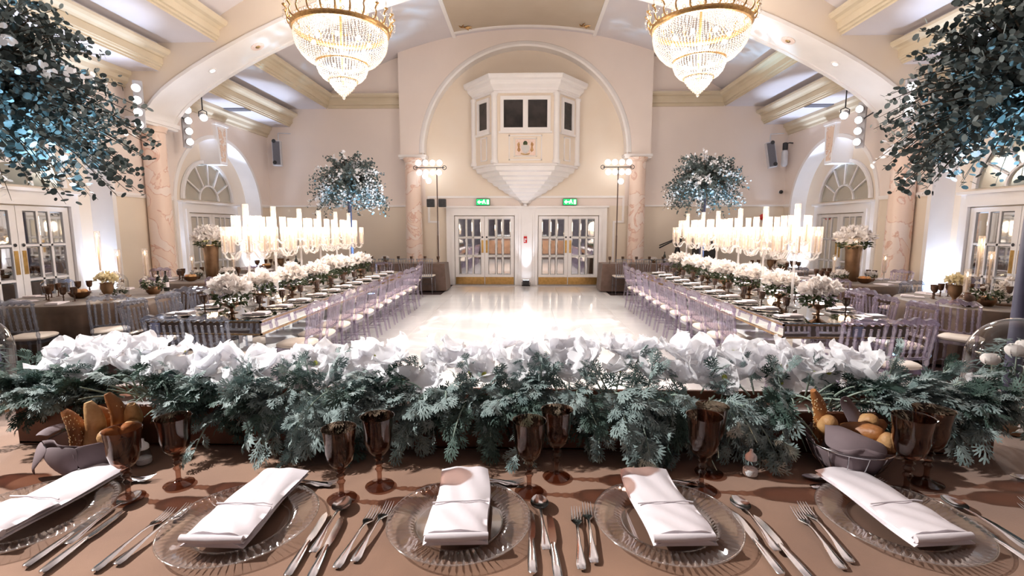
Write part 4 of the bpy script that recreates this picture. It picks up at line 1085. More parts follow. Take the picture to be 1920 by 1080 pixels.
def leaf_cloud(rng, n, rx, rz, size, z0=0, zlo=-.6, zhi=.5, aspect=.5):
    mb = MB()
    for i in range(n):
        a = rng.uniform(0, 2*PI); z = rng.uniform(zlo, zhi); rr = math.sqrt(max(.05, 1-z*z))*rng.uniform(.6, 1.08)
        p = Vector((rr*rx*math.cos(a), rr*rx*math.sin(a), z0+z*rz))
        d = Vector((math.cos(a)+rng.gauss(0,.5), math.sin(a)+rng.gauss(0,.5), rng.gauss(-.1,.6))).normalized()
        q = d.to_track_quat('Y', 'Z').to_matrix() @ Matrix.Rotation(rng.uniform(-1,1), 3, 'Y')
        s = size*rng.uniform(.7, 1.3)
        L = [(-.0,0,0),(.5*aspect,.35,.04),(.35*aspect,.75,.0),(0,1,-.08),(-.35*aspect,.75,0),(-.5*aspect,.35,.04)]
        mb.add([tuple(p+q@(Vector(c)*s)) for c in L], [(0,1,2),(0,2,3),(0,3,4),(0,4,5)])
    return mb
def bloom_meshes(k, mat, n, r, seed):
    return [flower_cloud(random.Random(seed+i), n, r, r*.9, r*.75, r*.75, mat, 'bloom').mesh('bloom', mat, 180) for i in range(k)]
hyd = bloom_meshes(4, M['petalw'], 46, .085, 11)
foliM = [leaf_cloud(random.Random(50+i), 170, .17, .13, .06).mesh('foliage', M['green'], 60) for i in range(3)]
bowlM = MB().lathe([(.06,0),(.065,.008),(.02,.02),(.018,.05),(.05,.065),(.11,.10),(.13,.135),(.12,.135),(.001,.09)], 22, cap=False).mesh('footed_bowl', M['bowlb'], 50)
def arrangement(label, x, y, z, rng, group, scale=1.0):
    t = thing('flower_arrangement', label, 'flower arrangement', (x, y, z), rng.uniform(0,6), group)
    t.scale = (scale,)*3
    obj('footed_bowl', bowlM, parent=t)
    obj('foliage', foliM[rng.randrange(3)], parent=t, loc=(0,0,.19), kind='stuff')
    spots = [(0,0,.36)]+[(.115*math.cos(k*PI/3+.3), .115*math.sin(k*PI/3+.3), .29+rng.uniform(-.015,.03)) for k in range(6)]
    for s in spots: obj('bloom', hyd[rng.randrange(4)], parent=t, loc=s, rot=(0,0,rng.uniform(0,6)), scale=rng.uniform(.9,1.12))
    return t

# ---- glass candelabra with hurricane tubes
def make_candelabrum():
    t = thing('glass_candelabrum', 'x x x x', 'candelabrum')
    obj('base', MB().lathe([(.11,0),(.11,.012),(.06,.025),(.025,.05),(.018,.08)], 24), M['armglass'], t, 40)
    obj('stem', MB().lathe([(.016,.06),(.016,.62),(.024,.64),(.016,.66),(.016,.80),(.022,.82),(.014,.84)], 12), M['armglass'], t, 50)
    tube = MB().lathe([(.030,0),(.034,.01),(.034,.30),(.0345,.302)], 16, cap=False).mesh('hurricane_tube', M['tubeglass'], 60)
    cand = MB().lathe([(.011,.0),(.011,.195),(.004,.20)], 10).mesh('candle', M['wax'], 50)
    flam = MB().lathe([(.001,.20),(.006,.212),(.0075,.222),(.005,.238),(.001,.256)], 8, cap=False).mesh('flame', M['flame'], 60)
    cup = [(.010,-.03),(.026,-.012),(.036,0),(.034,.004)]
    def light(px, py, pz, arm):
        a = obj('arm', arm, M['armglass'], t, 60)
        obj('hurricane_tube', tube, parent=t, loc=(px,py,pz)); c = obj('candle', cand, parent=t, loc=(px,py,pz)); obj('flame', flam, parent=c)
    for k in range(8):
        a = 2*PI*k/8; c, s = math.cos(a), math.sin(a)
        P_ = [(.016,.66),(.07,.69),(.11,.66),(.15,.60),(.20,.585),(.235,.61),(.245,.645)]
        m = MB().tube([(c*r, s*r, z) for r, z in P_], .011, 7).lathe(cup, 12, (c*.245, s*.245, .675), cap=False)
        light(c*.245, s*.245, .675, m)
    for k in range(5):
        a = 2*PI*k/5+.35; c, s = math.cos(a), math.sin(a)
        P_ = [(.016,.78),(.05,.81),(.08,.775),(.11,.755),(.135,.775),(.138,.80)]
        m = MB().tube([(c*r, s*r, z) for r, z in P_], .009, 6).lathe(cup, 12, (c*.138, s*.138, .81), cap=False)
        light(c*.138, s*.138, .81, m)
    light(0, 0, .95, MB().lathe([(.012,.83),(.012,.92),(.03,.94),(.036,.95)], 12))
    return t
candp = make_candelabrum()

# ---- the two long mirrored tables
TZ = .76
def long_table(label, xc, y0, y1, w):
    t = thing('mirrored_table', label, 'table', (xc, (y0+y1)/2, 0))
    hy = (y1-y0)/2; hw = w/2
    obj('table_top', MB().bbox(-hw,hw,-hy,hy,TZ-.025,TZ,.004), M['mirror'], t)
    ap = MB()
    for s in (-1, 1):
        ap.box(min(s*(hw-.03),s*(hw-.01)), max(s*(hw-.03),s*(hw-.01)), -hy+.02, hy-.02, TZ-.15, TZ-.025)
        ap.box(-hw+.02, hw-.02, min(s*(hy-.03),s*(hy-.01)), max(s*(hy-.03),s*(hy-.01)), TZ-.15, TZ-.025)
    obj('apron', ap, M['mirror'], t)
    tr = MB()
    for z0, z1 in ((TZ-.03,TZ-.012), (TZ-.16,TZ-.145)):
        for s in (-1, 1):
            a, b = sorted((s*(hw-.012), s*(hw+.006))); tr.box(a, b, -hy-.006, hy+.006, z0, z1)
            a, b = sorted((s*(hy-.012), s*(hy+.006))); tr.box(-hw-.006, hw+.006, a, b, z0, z1)
    obj('gilt_edge', tr, M['goldmir'], t)
    leg = MB().bbox(-.045,.045,-.045,.045,0,TZ-.15,.006).mesh('leg', M['mirror'])
    n = 4
    for k in range(n+1):
        yy = -hy+.07+(2*hy-.14)*k/n
        for s in (-1, 1): obj('leg', leg, parent=t, loc=(s*(hw-.07), yy, 0))
    return t
LX, RX = -3.40, 3.26
long_table('long mirrored dining table left of the dance floor, gilt edged', LX, 4.92, 10.75, 1.25)
long_table('long mirrored dining table right of the dance floor, gilt edged', RX, 4.92, 10.75, 1.25)
rng = random.Random(5)
for side, xc, s in (('left', LX, -1), ('right', RX, 1)):
    cy = [5.85, 6.5, 7.25, 7.95, 8.65, 9.3] if s < 0 else [5.95, 6.72, 7.5, 8.35, 9.05, 9.9]
    for i, y in enumerate(cy):
        place(candp, (xc, y, TZ), rng.uniform(0, 6), '%s tall glass candelabrum from the head table on the %s long table' % (ORD[i], side), 'glass candelabra on the long tables')
        lamp('candle_glow', 'POINT', (xc, y, TZ+1.02), 30, (1, .82, .64), size=.22)
    fy = [5.35, 6.15, 6.88, 7.62, 8.3, 9.0, 9.75] if s < 0 else [5.45, 6.3, 7.1, 7.9, 8.7, 9.5, 10.2]
    for i, y in enumerate(fy):
        arrangement('%s white flower arrangement from the head table on the %s long table' % (ORD[i], side), xc+s*rng.uniform(-.06, .06), y, TZ, rng, 'white flower bowls on the long tables', rng.uniform(.92, 1.05))
    # place settings both sides
    for inner in (1, 0):
        for i in range(11):
            y = 5.2+.51*i; x = xc-s*(.43 if inner else -.43)
            where = 'dance floor side' if inner else 'outer side'
            o = obj('folded_napkin', napS, loc=(x, y, TZ+.015), rot=(0, 0, PI/2+rng.uniform(-.06,.06)))
            tag(o, '%s folded napkin from the camera, %s of the %s long table' % (ORD[i], where, side), 'napkin', 'napkins on the long tables')
            o = obj('glass_charger', plateS, loc=(x, y, TZ))
            tag(o, 'glass plate under the %s napkin, %s of the %s long table' % (ORD[i], where, side), 'plate', 'glass plates on the long tables')
            gx = xc-s*(.34 if inner else -.34)
            g = place(gobS, (gx+rng.uniform(-.015,.015), y+.255, TZ), 0, '%s brown goblet from the camera, %s of the %s long table' % (ORD[i], where, side), 'brown goblets on the long tables')
    # chairs
    for i in range(11):
        place(chairA, (xc-s*.86, 5.22+.51*i, 0), -s*PI/2+rng.uniform(-.05,.05), '%s lilac chair from the camera, dance floor side of the %s long table' % (ORD[i], side), 'lilac acrylic chairs along the dance floor')
    for i in range(10):
        place(chairA if s > 0 else chairB, (xc+s*.86, 5.35+.55*i, 0), s*PI/2+rng.uniform(-.07,.07), '%s clear chair from the camera, outer side of the %s long table' % (ORD[i], side), 'acrylic chairs on the outer sides')
    for i, dx in enumerate((.02, .42)):
        place(chairA if s > 0 else chairB, (xc-s*(dx*1.08 if s < 0 else dx*1.08-.25), 4.58, 0), rng.uniform(-.05,.05), 'clear chair at the near end of the %s long table, %s one' % (side, 'outer' if i == 0 else 'inner'), 'chairs at the near table ends')
    place(chairA, (xc+.05, 11.15, 0), PI, 'clear lilac chair at the far end of the %s long table' % side, 'chairs at the far table ends')
    place(chairA, (xc-s*.62, 11.75, 0), -s*PI/2, 'clear lilac chair standing apart beyond the far end of the %s long table' % side, 'chairs standing apart')

# ---- round tables
def pleat(a, r, z): return 1+(.05*math.sin(a*22)+.025*math.sin(a*13+1))*max(0, min(1, (TZ-.03-z)/.5)) if r > .5 else 1
def round_table(label, x, y, r):
    t = thing('round_table', label, 'table', (x, y, 0))
    obj('table_board', MB().lathe([(.001,TZ-.03),(r-.01,TZ-.03),(r-.01,TZ-.006),(.001,TZ-.006)], 32), M['wood'], t)
    obj('pedestal', MB().lathe([(.3,.0),(.3,.03),(.05,.06),(.05,TZ-.03)], 14), M['black'], t)
    obj('tablecloth', MB().lathe([(.001,TZ),(.5,TZ),(r-.005,TZ),(r+.012,TZ-.012),(r+.03,TZ-.10),(r+.05,.4),(r+.075,.03)], 96, cap=False, wave=pleat), M['cloth2'], t, 50)
    return t
DEC = []
def free(x, y, r): return all(math.hypot(x-a, y-b) > r+c for a, b, c in DEC)
def bottle(label, x, y, z, group=None):
    DEC.append((x, y, 0.04))
    t = thing('wine_bottle', label, 'bottle', (x, y, z), 0, group)
    obj('body', MB().lathe([(.034,0),(.037,.01),(.037,.19),(.030,.215),(.013,.245),(.013,.30),(.015,.302),(.015,.312)], 14), M['bottle'], t, 40)
    obj('label_band', MB().lathe([(.0375,.06),(.0375,.14)], 14, cap=False), M['linen'], t, 60)
    return t
stickS = MB().lathe([(.045,0),(.045,.008),(.012,.02),(.010,.16),(.018,.17),(.028,.18),(.030,.19)], 16).mesh('stick', M['armglass'], 50)
def candle_tube(label, x, y, z, h, group=None):
    DEC.append((x, y, 0.045))
    t = thing('hurricane_candle', label, 'candle', (x, y, z), 0, group)
    obj('stick', stickS, parent=t, scale=(1,1,h/.5))
    zz = .19*h/.5
    obj('glass_tube', MB().lathe([(.030,zz),(.034,zz+.01),(.034,h)], 16, cap=False), M['tubeglass'], t, 60)
    c = obj('candle', MB().lathe([(.012,zz),(.012,h-.10),(.004,h-.095)], 10), M['wax'], t, 50)
    obj('flame', MB().lathe([(.001,h-.095),(.007,h-.08),(.008,h-.07),(.005,h-.052),(.001,h-.035)], 8, cap=False), M['flame'], c, 60)
    return t
creamM = bloom_meshes(2, M['cream'], 40, .06, 71)
def urn(label, x, y, z, mats='cream'):
    DEC.append((x, y, 0.15))
    t = thing('flower_urn', label, 'flower arrangement', (x, y, z))
    obj('urn', MB().lathe([(.06,0),(.06,.012),(.025,.03),(.022,.06),(.055,.10),(.075,.16),(.07,.22),(.085,.235),(.07,.235),(.001,.15)], 20, cap=False), M['vase'], t, 50)
    for k in range(6):
        a = k*PI/3; obj('bloom', (creamM if mats == 'cream' else hyd)[k % 2], parent=t, loc=(.065*math.cos(a), .065*math.sin(a), .275+(k%2)*.02), scale=.85)
    obj('bloom', (creamM if mats == 'cream' else hyd)[0], parent=t, loc=(0,0,.325), scale=.9)
    return t
def posy(label, x, y, z, white=True, s=1.0):
    DEC.append((x, y, 0.15))
    t = thing('posy_bowl', label, 'flower arrangement', (x, y, z)); t.scale = (s,)*3
    obj('bowl', MB().lathe([(.05,0),(.075,.03),(.08,.07),(.07,.09),(.001,.06)], 18, cap=False), M['bowlb'], t, 50)
    obj('foliage', foliM[0], parent=t, loc=(0,0,.12), scale=(.62,.62,.62), kind='stuff')
    if white:
        for k in range(5): obj('bloom', hyd[k%4], parent=t, loc=(.06*math.cos(k*1.256), .06*math.sin(k*1.256), .16), scale=.62)
    else:
        for k in range(7): obj('bud', hyd[k%4], parent=t, loc=(.09*math.cos(k*.9), .09*math.sin(k*.9), .15+.03*(k%3)), scale=.16)
    return t
def cloche(label, x, y, z, r, h, white=True):
    DEC.append((x, y, 0.17))
    t = thing('glass_cloche', label, 'cloche', (x, y, z))
    obj('base', MB().lathe([(r*1.15,0),(r*1.15,.012),(r*1.05,.018),(.001,.018)], 28), M['bowlb'], t, 40)
    pr = [(r,.018),(r,h-r)]+[(r*math.cos(PI/2*k/10), h-r+r*math.sin(PI/2*k/10)) for k in range(1, 10)]+[(.001,h)]
    obj('dome', MB().lathe(pr, 32, cap=False), M['clear'], t, 180)
    if white:
        for k in range(5): obj('bloom', hyd[k%4], parent=t, loc=(.35*r*math.cos(k*1.3), .35*r*math.sin(k*1.3), .10+.055*k), scale=.42)
        obj('foliage', foliM[1], parent=t, loc=(0,0,.08), scale=(r/.22,r/.22,.5), kind='stuff')
    return t
def bread_bowl(label, x, y, z):
    DEC.append((x, y, 0.14))
    t = thing('bread_basket', label, 'bread basket', (x, y, z))
    obj('bowl', MB().lathe([(.05,0),(.10,.03),(.13,.09),(.12,.09),(.001,.02)], 18, cap=False), M['bowlb'], t, 50)
    for k in range(5):
        a = k*1.256; obj('bread_roll', MB().sphere((.055*math.cos(a), .055*math.sin(a), .09), .045, 10, 6, .8), M['orange'] if k % 2 else M['bread2'], t, 60)
    return t
def tall_vase(label, x, y, z):
    DEC.append((x, y, 0.16))
    t = thing('tall_flower_vase', label, 'flower arrangement', (x, y, z))
    obj('vase', MB().lathe([(.10,0),(.105,.01),(.13,.55),(.145,.64),(.135,.64),(.001,.5)], 28, cap=False), M['vase'], t, 50)
    obj('foliage', foliM[2], parent=t, loc=(0,0,.68), scale=(1.35,1.35,.75), kind='stuff')
    r2 = random.Random(3)
    for k in range(9): obj('bloom', hyd[k%4], parent=t, loc=(.19*math.cos(k*.7), .19*math.sin(k*.7), .78+r2.uniform(-.02,.04)), rot=(0,0,k), scale=1.2)
    for k in range(5): obj('bloom', hyd[k%4], parent=t, loc=(.09*math.cos(k*1.256), .09*math.sin(k*1.256), .88), rot=(0,0,k), scale=1.2)
    return t
TB = [('left','near',-6.12,6.65,.92), ('left','middle',-6.10,9.15,.92), ('left','far',-6.05,11.7,.9), ('right','near',6.02,6.46,.92), ('right','middle',5.95,9.05,.92), ('right','far',5.9,11.6,.9)]
CH = {('left','near'): [-150,-112,-76,-42,-8,150], ('left','middle'): [-90,-52,-15,160], ('left','far'): [-80,-30],
      ('right','near'): [-140,-104,-68,176,22], ('right','middle'): [-128,-90,-52,20], ('right','far'): [-100,-60]}
T = TZ
urn('cream flowers in a bronze urn on the near left round table', -5.62, 6.30, T)
cloche('glass cloche over white flowers on the near left round table', -5.74, 6.60, T, .13, .34)
posy('low bowl of white buds and green leaves on the near left round table', -5.46, 6.90, T, False, 1.2)
for i, (x, y, h) in enumerate([(-6.18,6.85,.92), (-5.88,6.82,.66), (-5.70,7.10,.66)]): candle_tube('%s taper candle in a glass tube on the near left round table' % ['tallest','shorter middle','rightmost'][i], x, y, T, h, 'tube candles on the near left table')
bread_bowl('amber bread bowl on the near left round table', -6.15, 6.45, T)
bottle('left one of two dark bottles on the near left round table', -5.62, 7.22, T); bottle('right one of two dark bottles on the near left round table', -5.52, 7.24, T)
tall_vase('tall bronze vase of white flowers on the middle left round table', -5.98, 9.05, T)
posy('white posy in a bowl beside the bronze vase, middle left table', -5.62, 8.95, T, True); posy('second white posy on the middle left round table, behind the vase', -6.25, 9.0, T, True, .8)
candle_tube('taper candle in a tube left of the bronze vase, middle left table', -6.22, 8.85, T, .46); candle_tube('taper candle in a tube right of the bronze vase, middle left table', -5.62, 9.15, T, .46)
bread_bowl('amber bread bowl on the middle left round table', -6.1, 8.62, T)
urn('white flowers in an urn on the far left round table', -5.9, 11.5, T, 'w'); bread_bowl('amber bread bowl on the far left round table', -6.15, 11.3, T); posy('white posy on the far left round table', -5.55, 11.6, T)
bottle('dark bottle on the far left round table', -5.45, 11.35, T)
urn('cream flowers in a bronze urn on the near right round table', 5.55, 6.35, T)
posy('dark green leafy bowl with buds on the near right round table', 5.72, 6.1, T, False, 1.3)
cloche('glass cloche over white flowers on the near right round table', 6.02, 6.2, T, .12, .40)
bread_bowl('amber bread bowl on the near right round table', 6.30, 5.98, T)
for i, (x, y, h) in enumerate([(5.48,6.12,.46), (5.95,6.5,.86), (6.05,6.45,.66)]): candle_tube('%s taper candle in a glass tube on the near right round table' % ['shortest','tallest','middle height'][i], x, y, T, h, 'tube candles on the near right table')
tall_vase('tall bronze vase of white flowers on the middle right round table', 5.95, 8.95, T)
posy('white posy left of the bronze vase, middle right table', 5.6, 8.72, T, True); posy('white posy right of the bronze vase, middle right table', 6.3, 8.95, T, True, .8)
candle_tube('taper candle in a tube left of the bronze vase, middle right table', 5.42, 8.62, T, .50); candle_tube('taper candle in a tube right of the bronze vase, middle right table', 6.38, 8.75, T, .50)
bread_bowl('amber bread bowl on the middle right round table', 5.95, 8.6, T)
urn('white and gold flowers in an urn on the far right round table', 5.65, 11.3, T, 'w'); posy('white posy on the far right round table', 5.95, 11.3, T); bread_bowl('amber bread bowl on the far right round table', 5.35, 11.5, T)
o_ = thing('mirror_ball', 'small round dark glass ball vase on the near right round table', 'vase', (5.42, 6.02, T))
obj('ball', MB().sphere((0,0,.085), .085, 18, 12), M['smokedk'], o_, 60); obj('collar', MB().lathe([(.03,.16),(.03,.18),(.025,.18)], 14), M['bowlb'], o_, 50)

for side, dist, x, y, r in TB:
    nm = '%s round table by the %s wall' % (dist, side)
    round_table('%s round table by the %s wall under a brown satin cloth' % (dist, side), x, y, r)
    ch = CH[(side, dist)]
    for i, a in enumerate(ch):
        ar = R(a); rr = r+.31
        col = chairB if (side == 'left' and dist == 'near') else (chairB if rng.random() < .35 else chairA)
        place(col, (x+rr*math.cos(ar), y+rr*math.sin(ar), 0), ar+PI/2+rng.uniform(-.12,.12), '%s clear chair anticlockwise from the camera side, %s' % (ORD[sorted(ch).index(a)], nm), 'acrylic chairs at the round tables')
    for i in range(8):
        a = 2*PI*i/8+.2
        if not free(x+.68*math.cos(a), y+.68*math.sin(a), .10): continue
        o = obj('folded_napkin', napS, loc=(x+.72*math.cos(a), y+.72*math.sin(a), TZ+.001), rot=(0,0,a+PI/2+rng.uniform(-.2,.2)))
        tag(o, 'folded lilac napkin at the %s place anticlockwise, %s' % (ORD[i], nm), 'napkin', 'napkins on the %s' % nm)
        for q in (-.14, .12):
            if not free(x+.50*math.cos(a+q), y+.50*math.sin(a+q), .042): continue
            place(gobS, (x+.50*math.cos(a+q), y+.50*math.sin(a+q), TZ), 0, '%s brown goblet at the %s place anticlockwise, %s' % ('right' if q < 0 else 'left', ORD[i], nm), 'goblets on the %s' % nm)
    lamp('candle_glow', 'POINT', (x, y, TZ+.75), 7, (1,.7,.42), size=.1)

# ---- straight side tables at the back with slatted chairs
def side_table(label, x0, x1, y0, y1, side):
    t = thing('side_table', label, 'table', ((x0+x1)/2, (y0+y1)/2, 0))
    hx, hy = (x1-x0)/2, (y1-y0)/2
    obj('table_board', MB().bbox(-hx,hx,-hy,hy,TZ-.03,TZ,.004), M['wood'], t)
    def edge(u):   # around the rectangle
        L = [2*hx, 2*hy, 2*hx, 2*hy]; d = u*sum(L); c = [(-hx,-hy),(hx,-hy),(hx,hy),(-hx,hy),(-hx,-hy)]
        for k in range(4):
            if d <= L[k] or k == 3: f = min(1, d/L[k]); return (c[k][0]+(c[k+1][0]-c[k][0])*f, c[k][1]+(c[k+1][1]-c[k][1])*f)
            d -= L[k]
    def fn(u, v):
        x, y = edge(u); g = 1+(.012+.02*v)*math.sin(u*170); e = .02+.05*v
        return (x*(1+e/hx*g), y*(1+e/hy*g), TZ+.003-(TZ-.02)*v)
    cl = MB().grid(fn, 240, 3); cl.box(-hx-.02,hx+.02,-hy-.02,hy+.02,TZ-.001,TZ+.004)
    obj('tablecloth', cl, M['cloth3'], t, 40)
    n = 0
    return t
side_table('straight side table left of the back doors under a taupe cloth', -4.95, -2.22, 13.1, 13.75, 'left')
side_table('straight side table right of the back doors under a taupe cloth', 2.10, 4.7, 13.1, 13.75, 'right')
for i in range(5): place(chairC, (-2.62-.50*i, 12.76, 0), rng.uniform(-.04,.04), '%s clear slat backed chair from the back doors at the left side table' % ORD[i], 'slat backed chairs at the side tables')
for i in range(4): place(chairC, (2.52+.52*i, 12.76, 0), rng.uniform(-.04,.04), '%s clear slat backed chair from the back doors at the right side table' % ORD[i], 'slat backed chairs at the side tables')
for i in range(7): place(gobS, (-2.40-.37*i, 13.24+.04*(i%2), TZ+.004), 0, '%s brown goblet from the back doors on the left side table' % ORD[i], 'goblets on the side tables')
for i in range(7): place(gobS, (2.30+.36*i, 13.24+.04*(i%2), TZ+.004), 0, '%s brown goblet from the back doors on the right side table' % ORD[i], 'goblets on the side tables')
posy('white posy on the side table left of the back doors', -3.93, 13.47, T+.006, True, .8); posy('white posy on the side table right of the back doors', 3.55, 13.47, T+.006, True, .7)
bottle('dark bottle on the side table right of the back doors', 3.85, 13.5, T+.004); bottle('dark bottle on the side table left of the back doors', -4.5, 13.5, T+.004)

# ================================================================== TREES ON POLES
def merge(items):
    """items: list of (verts Nx3 array, faces list) -> MB"""
    mb = MB(); off = 0; vs = []
    for V, F in items:
        vs.append(V); mb.f += [tuple(i+off for i in q) for q in F]; off += len(V)
    mb.v = [tuple(p) for p in np.concatenate(vs).tolist()] if vs else []
    return mb
def frame_from(d, n):
    d = d/np.linalg.norm(d); x = np.cross(d, n); x = x/(np.linalg.norm(x)+1e-9); z = np.cross(x, d)
    return np.stack([x, d, z], 1)     # columns: x, y(along), z(normal)
ROUND = np.array([(0,0,0),(.38,.22,.03),(.5,.55,.0),(.33,.88,-.02),(0,1,-.06),(-.33,.88,-.02),(-.5,.55,0),(-.38,.22,.03)])
ROUNDF = [(0,1,2,3),(0,3,4,5),(0,5,6,7)]
LONG = ROUND*np.array([.62,1.25,1])
def make_tree(label, x, y, z, rx, rz, ntw, size, seed, blossoms, nparts, droop, pole_z, up):
    rs = np.random.RandomState(seed)
    t = thing('tree_on_pole', label, 'tree', (x, y, 0))
    obj('pole', MB().lathe([(.055,.05),(.05,1.5),(.04,z-.1)], 14), M['pole'], t, 50)
    obj('base_plate', MB().lathe([(.30,0),(.30,.03),(.08,.05),(.06,.09)], 28), M['black'], t, 40)
    tw = MB(); leaves = []; white = []
    for k in range(ntw):
        a = rs.uniform(0, 2*PI); el = math.asin(rs.uniform(-.62, 1.0))
        d = np.array([math.cos(el)*math.cos(a), math.cos(el)*math.sin(a), math.sin(el)])
        L = rs.uniform(.75, 1.12)
        tip = np.array([d[0]*rx*L, d[1]*rx*L, d[2]*rz*L])
        dr = droop*(.35+.65*(1-abs(d[2])))*rs.uniform(.2, 1.0)
        c0 = np.zeros(3); c1 = tip*.6+np.array([0,0,.18*rx]); c2 = tip-np.array([0,0,dr])
        bez = lambda u: c0*(1-u)**2+2*c1*u*(1-u)+c2*u*u
        tw.tube([tuple(bez(u)+np.array([0,0,z])) for u in (.0,.35,.7,1)], [.012,.008,.005,.002], 4)
        nl = rs.randint(26, 38)
        isw = rs.rand() < blossoms
        for j in range(nl):
            u = .26+.76*(j/nl); p = bez(min(u,1.02)); tan = bez(min(u+.03,1.05))-p
            tan /= np.linalg.norm(tan)+1e-9
            side = rs.normal(size=3); side -= tan*side.dot(tan); side /= np.linalg.norm(side)+1e-9
            dd = tan*rs.uniform(.0,.7)+side; nn = rs.normal(size=3)+np.array([0,0,.5])
            fr = frame_from(dd, nn); s = size*rs.uniform(.65,1.25)*(1.1-.35*u)
            base = ROUND if rs.rand() < .75 else LONG
            V = (base*s) @ fr.T + p + np.array([0,0,z])+side*.012+rs.normal(size=3)*.02
            (white if (isw and u > .5) else leaves).append((V, ROUNDF, np.linalg.norm(p), fr, s, p+np.array([0,0,z])))
    obj('twigs', tw, M['twig'], t, kind='stuff')
    leaves.sort(key=lambda q: -q[2])
    pick = leaves[:nparts*2:2] if nparts else []
    ids = set(id(q) for q in pick)
    if nparts:
        lm = MB().add(ROUND.tolist(), ROUNDF).mesh('leaf', M['euca'], 180)
        for q in pick:
            o = obj('leaf', lm, parent=t)
            m = Matrix.Identity(4)
            for i in range(3):
                for j in range(3): m[i][j] = q[3][i][j]
            o.matrix_local = Matrix.Translation(q[5]) @ m @ Matrix.Scale(q[4], 4)
    obj('foliage', merge([(q[0], q[1]) for q in leaves if id(q) not in ids]), M['euca'], t, 180, kind='stuff')
    if white: obj('white_blossom', merge([(q[0], q[1]) for q in white]), M['petal'], t, 180, kind='stuff')
    # uplighter at the foot
    for (dx, dy, e) in ((.48, -.1, up*1.45),):
        lamp('tree_uplight_beam', 'SPOT', (x+dx, y+dy, .25), e, (.38,.72,1.0), (x+dx*.35, y+dy*.3, z), .05, 46, .5)
    u = thing('uplighter', 'small uplighter at the foot of the %s' % label.split(',')[0].replace('leafy tree','leafy tree'), 'uplighter', (x+.48, y-.1, 0))
    obj('housing', MB().bbox(-.09,.09,-.08,.08,.02,.17,.01), M['black'], u); obj('lens', MB().box(-.07,.07,-.06,.06,.17,.173), emat('tree_uplight_lens', (.4,.75,1), 8), u); obj('bracket', MB().box(-.11,.11,-.02,.02,0,.02), M['black'], u)
make_tree('near left leafy tree on a pole, lit blue below', -4.66, 4.0, 2.75, 1.22, 1.05, 330, .064, 3, .05, 300, .36, 0, TREE_W)
make_tree('near right leafy tree on a pole, lit blue below', 4.03, 4.0, 2.75, 1.0, 1.02, 330, .064, 4, .04, 300, .34, 0, TREE_W)
make_tree('far left leafy tree on a pole, white blossom mixed in', -4.15, 11.45, 2.72, .90, .78, 230, .062, 5, .28, 0, .50, 0, TREE_W*.75)
make_tree('far right leafy tree on a pole, white blossom mixed in', 4.12, 11.45, 2.74, .90, .78, 230, .062, 6, .20, 0, .50, 0, TREE_W*.75)

# ================================================================== HEAD TABLE
HZ = 1.03
t = thing('head_table', 'long head table in front under a brown velvet cloth', 'table', (0, 1.25, .28))
h = HZ-.28
obj('table_board', MB().bbox(-2.5, 2.5, -.70, .68, h-.045, h-.006, .004), M['wood'], t)
for sx in (-2.2, 0, 2.2):
    for sy in (-.5, .5): obj('leg', MB().box(sx-.03, sx+.03, sy-.03, sy+.03, 0, h-.045), M['black'], t)
def clothz(x, y):
    X, Y = x, y+1.25
    w = .0011*math.sin(3.1*X+7*Y)*math.sin(5*Y-1.2*X)+.0006*math.sin(11*X-6*Y)
    # folds that fan out from under the trough
    for (cx_, cy_, ang, amp) in ((-.12, 1.46, -1.95, .004), (-.12, 1.46, -1.45, .0035), (-.35, 1.40, -2.35, .005), (-.55, 1.36, -2.45, .004), (.02, 1.45, -1.1, .003), (1.35, 1.3, -.5, .004), (1.45, 1.2, -.4, .003)):
        dx, dy = X-cx_, Y-cy_; al = dx*math.cos(ang)+dy*math.sin(ang); ac = -dx*math.sin(ang)+dy*math.cos(ang)
        if al > 0: w += amp*math.exp(-(ac/(.012+.03*al))**2)*math.exp(-al/.22)*min(1, al/.04)
    return w
cl = MB(); NX, NY = 260, 80
cl.grid(lambda u, v: (-2.52+5.04*u, -.72+1.42*v, h+clothz(-2.52+5.04*u, -.72+1.42*v)), NX, NY)
def skirt(side):
    def fn(u, v):
        x = -2.52+5.04*u; w = .02*math.sin(x*22)*v
        return (x, side*(.71+.015*v)+(-.01 if side < 0 else -.01)+w*side, h+.0-(h-.01)*v)
    return fn
cl.grid(skirt(-1), 200, 4); cl.grid(skirt(1), 200, 4)
for s in (-1, 1): cl.grid(lambda u, v: (s*(2.52+.02*v+.015*math.sin(u*40)*v), -.72+1.42*u, h-(h-.01)*v), 60, 4)
obj('tablecloth', cl, M['cloth'], t, 60)

# ---- flower trough
rs = np.random.RandomState(21)
TX0, TX1, TY0, TY1, TZ1 = -1.62, 1.42, 1.435, 1.64, 1.165
tr = thing('flower_trough', 'long wooden trough of white orchids and silver green leaves across the head table', 'flower trough', (0, 0, 0))
tr.location = (0, 0, 0)
bxm = MB()
bxm.bbox(TX0, TX1, TY0, TY0+.015, HZ+.004, TZ1, .003).bbox(TX0, TX1, TY1-.015, TY1, HZ+.004, TZ1, .003).bbox(TX0, TX0+.015, TY0+.015, TY1-.015, HZ+.004, TZ1, .003).bbox(TX1-.015, TX1, TY0+.015, TY1-.015, HZ+.004, TZ1, .003)
bxm.box(TX0, TX1, TY0, TY1, HZ+.003, HZ+.012); bxm.box(TX0+.01, TX1-.01, TY0+.01, TY1-.01, TZ1-.05, TZ1-.03)
obj('trough_box', bxm, M['wood'], tr)
